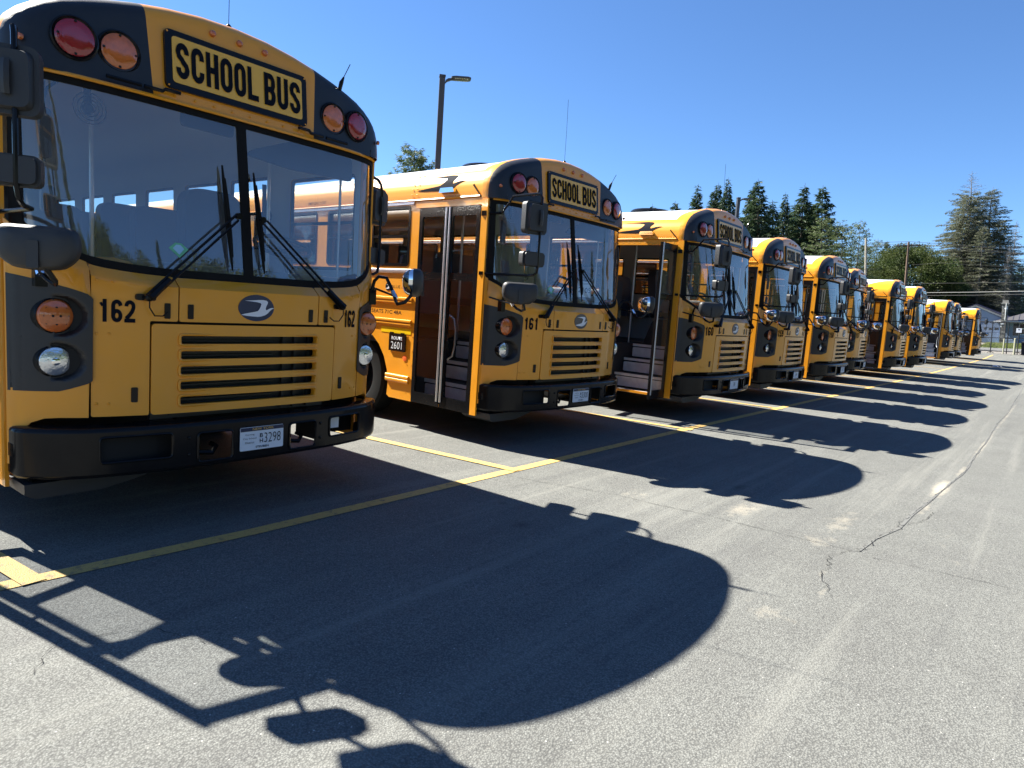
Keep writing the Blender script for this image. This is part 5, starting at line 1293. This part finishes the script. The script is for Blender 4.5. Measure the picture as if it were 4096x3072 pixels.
MB().prism(rpoly([(-.26, .05), (.26, .05), (.30, .95), (-.30, .95)], .04, 2), -.3, .3, lambda u, v, w: (w, u, v)).build("tub", m_text, bin_); MB().prism(rpoly([(-.32, .95), (.32, .95), (.28, 1.04), (-.28, 1.04)], .03, 2), -.33, .33, lambda u, v, w: (w, u, v)).build("lid", m_plastic, bin_)
tag(bin_, "black wheeled bin with white bag cut by the right edge, by the gate", "bin")
# white litter on the lot
b = MB(); q = Vector((27.4, -3.03, 0))
r0 = at(3987, 1474, 30); rr_ = ray(3987, 1474); q = CAMP + rr_ * (CAMP.z / -rr_.z)
for i in range(7):
    c = Vector((rnd.uniform(-.12, .12), rnd.uniform(-.16, .16), rnd.uniform(.02, .07)))
    b.add([c + Vector((rnd.uniform(-.1, .1), rnd.uniform(-.1, .1), rnd.uniform(-.03, .06))) for _ in range(4)], [(0, 1, 2), (0, 2, 3), (0, 3, 1), (1, 3, 2)])
lit = b.build("crumpled_paper", m_platew, None, 0, loc=(q.x, q.y, gz(q.x, q.y))); tag(lit, "crumpled white paper lying alone on the sunlit asphalt at right", "litter"); lit["kind"] = "thing"

# street, lawn
def fsheet(name, x0, x1, y0, y1, m, dz, kind="structure", lab=None):
    b = MB(); xs = [x0 + (x1 - x0) * i / 6 for i in range(7)]; ys = [y0 + (y1 - y0) * j / 6 for j in range(7)]
    vs = []
    for y in ys:
        for x in xs:
            w = FM @ Vector((x, y, 0)); vs.append((w.x, w.y, gz(w.x, w.y) + dz))
    b.add(vs, [(j * 7 + i, j * 7 + i + 1, (j + 1) * 7 + i + 1, (j + 1) * 7 + i) for j in range(6) for i in range(6)])
    tag(b.build(name, m, None, 60, fix=False), kind=kind)
fsheet("street", -4, 2.5, -60, 60, m_road, .006)
fsheet("driveway", 2.5, 14, 4.2, 12, m_gravel, .010)
# houses
def siding(name, c1):
    m = mat(name, c1, .6, noise=(2, .05)); return m
m_side = siding("pale_blue_siding", (0.27, 0.35, 0.48)); m_gdoor = mat("blue_grey_garage_door", (0.19, 0.25, 0.38), .5)
m_trim = mat("white_trim", (0.72, 0.74, 0.76), .5); m_dkroof = mat("dark_navy_metal_roof", (0.03, 0.03, 0.06), .4); m_groof = mat("grey_metal_roof", (0.08, 0.075, 0.078), .4, noise=(2, .1))
m_stone = mat("grey_field_stone", (0.27, 0.26, 0.24), .9, noise=(4, .4)); m_stone2 = mat("dark_field_stone", (0.15, 0.14, 0.13), .9, noise=(4, .4)); m_shut = mat("dark_shutter", (0.012, 0.013, 0.02), .6)
m_pane = mat("dark_window_glass", (0.02, 0.025, 0.03), .08, coat=.8)
gd = 15.0
pk = far(3904.4, 1219, gd); er = far(4001, 1268, gd); 
half = abs(pk.y - er.y) + .35; GH = pk.z; EH = er.z
g = froot("garage", gd, pk.y)
cr = MB(); cr.prism([(-half, 0), (half, 0), (half, EH - .25), (0, GH - .22), (-half, EH - .25)], 0, 6, lambda u, v, w: (w + .03, u, v)).build("wall", m_side, g)
z = .05; i = 0
while z < GH - .4:
    hw = half if z < EH - .35 else half * (1 - (z - (EH - .25)) / (GH - EH + .02)) - .12
    if hw > .15: MB().prism([(0, z), (-.022, z), (0, z + .145)], -hw, hw, lambda u, v, w: (u + .028, w, v)).build("siding_board", m_side, g)
    z += .15
for s in (-1, 1):
    MB().prism([(s * -.02, GH), (s * (half + .35), EH - .12), (s * (half + .35), EH - .30), (s * -.02, GH - .18)][::s], -.06, -.03, lambda u, v, w: (w, u, v)).build("rake_board", m_trim, g)
    MB().prism([(s * -.02, GH + .10), (s * (half + .45), EH - .04), (s * (half + .45), EH - .14), (s * -.02, GH)][::s], -.25, 6.4, lambda u, v, w: (w, u, v)).build("roof", m_dkroof, g)
dl, dr_ = far(3925, 1300, gd).y - pk.y, far(3998, 1300, gd).y - pk.y
gdo = MB().box(-.02, .03, dr_, dl, .03, 2.15).build("garage_door", m_gdoor, g)
for z in (.56, 1.09, 1.62): MB().box(-.024, -.018, dr_, dl, z, z + .02).build("door_groove", m_shut, gdo)
for u in (3963, 3986):
    a = far(u - 7.5, 1312, gd).y - pk.y; c_ = far(u + 8.5, 1320, gd).y - pk.y; MB().box(-.03, -.02, c_, a, far(u, 1319, gd).z, far(u, 1312, gd).z).build("door_window", m_pane, gdo)
tag(g, "blue sided garage with white trimmed gable behind the gate", "garage")
# stone chimney in front of the wall
cd_ = 13.0; a, c_ = far(3995, 1360, cd_), far(4019, 1360, cd_); ct = far(4010, 1208, cd_)
ch = froot("stone_chimney", cd_, (a.y + c_.y) / 2); cw = abs(a.y - c_.y) / 2
MB().box(.02, .8, -cw + .03, cw - .03, 0, ct.z - .2).build("core", m_stone2, ch)
z = .0; rr2 = random.Random(5)
while z < ct.z - .22:
    hgt = rr2.uniform(.12, .24); y = -cw
    while y < cw - .05:
        w = rr2.uniform(.16, .38); y2 = min(y + w, cw)
        MB().prism(rpoly([(y + .012, z + .012), (y2 - .012, z + .012), (y2 - .012, z + hgt - .012), (y + .012, z + hgt - .012)], .03, 1), -.03 - rr2.uniform(0, .04), .04, lambda u, v, w: (w, u, v)).build("stone", rr2.choice([m_stone, m_stone, m_stone2, m_trim if rr2.random() < .12 else m_stone]), ch, fix=False)
        y = y2
    z += hgt
MB().box(-.1, .9, -cw - .08, cw + .08, ct.z - .2, ct.z - .08).build("cap", m_stone, ch); MB().box(.1, .6, -.25, .25, ct.z - .08, ct.z + .2).build("flue", m_stone, ch)
MB().tube([(-.09, -.1, ct.z - .1), (-.09, -.1, 2.4)], .03, 6).build("pipe", m_trim, ch)
tag(ch, "tall field stone chimney between the garage and the metal roofed house", "chimney")
# metal roofed house at the right edge
hd_ = 14.2; e0 = far(3992, 1284, hd_); e1 = far(4096, 1289, hd_); rp = far(4096, 1254, hd_ + 4)
hs = froot("metal_roofed_house", hd_, e0.y); W_ = 16.0; wx = e0.y - far(4005, 1320, hd_).y
MB().box(0, 8, -W_, -wx, 0, e0.z - .1).build("wall", m_side, hs)
z = .1
while z < e0.z - .2: MB().prism([(0, z), (-.022, z), (0, z + .145)], -W_, -wx, lambda u, v, w: (u - .002, w, v)).build("siding_board", m_side, hs); z += .15
EZ = e0.z; slope = .30
rfv = [(-.6, .3, EZ), (-.6, -W_ - .5, EZ), (8.6, -W_ - .5, EZ), (8.6, .3, EZ), (4, -4.0, EZ + 1.55), (4, -W_ + 4, EZ + 1.55)]
MB().add(rfv, [(0, 1, 5, 4), (1, 2, 5), (2, 3, 4, 5), (3, 0, 4), (0, 3, 2, 1)]).build("roof", m_groof, hs, smooth=0)
for k in range(34):
    y = .2 - .48 * k; t_ = min(1, max(0, (.3 - y) / 4.3)); 
    MB().tube([(-.6, y, EZ + .02), (-.6 + 4.6 * t_, y, EZ + .02 + 1.55 * t_)], .022, 4).build("roof_seam", m_dkroof, hs)
MB().box(-.72, -.6, -W_ - .5, .35, EZ - .16, EZ + .0).build("gutter", m_trim, hs); MB().box(-.6, .0, -W_ - .4, .25, EZ - .14, EZ - .1).build("soffit", m_trim, hs)
f_ = lambda u, v: far(u, v, hd_)
def hrect(nm, u0, v0, u1, v1, m, x0=-.05, x1=-.03, par=hs):
    a, c_ = f_(u0, v0), f_(u1, v1); return MB().box(x0, x1, c_.y - e0.y, a.y - e0.y, c_.z, a.z).build(nm, m, par)
hrect("shutter", 4055, 1294, 4072, 1342, m_shut)
wfr = hrect("window", 4078, 1293, 4120, 1340, m_trim, -.045, -.02); hrect("window_pane", 4081, 1296, 4117, 1314, m_pane, -.055, -.045, wfr); hrect("window_pane", 4081, 1317, 4117, 1337, m_pane, -.055, -.045, wfr)
tag(hs, "low blue house with grey standing seam metal roof at the right edge", "house")
# grass tufts on the lawn
rg = np.random.default_rng(2); n = 26000; ps = np.stack([rg.uniform(2.6, 13.5, n), rg.uniform(-14, 4.2, n), np.zeros(n)], 1)
wp = np.array([tuple(FM @ Vector(p)) for p in ps]); wp[:, 2] = [gz(a, c) - .01 for a, c in wp[:, :2]]
gr = link("lawn_grass", leaves_mesh("lawn_grass", wp, rg.normal(0, .35, (n, 3)) + [0, 0, 1], .16, .05, 3), leafmat("grass_blades", (0.10, 0.14, 0.03), (0.24, 0.26, 0.09), .6), None, 0); gr["kind"] = "stuff"

# folded cloth lying on the dashboard of bus 162, behind the windshield
c0 = MB(); prof = [(-.90, 0), (-.86, .03), (-.80, .045), (-.72, .05), (-.64, .035), (-.58, .0)]
for k in range(3): c0.prism([(x * (1 - .02 * k) - .02 * k, z * (1 - .28 * k) + .012) for x, z in prof], .30 - .0 * k + .03 * k, .46 - .03 * k, lambda u, v, w: (u, w, v + .004 * k))
MB().box(-.95, -.52, .27, .52, 1.50, 1.525).build("dash_shelf", m_plastic, roots[0])
cl_ = c0.build("folded_cloth", m_cone, None, 40, loc=(0, 0, 1.525)); tag(cl_, "folded tan cloth on the dash behind the lower windshield of bus 162", "cloth")
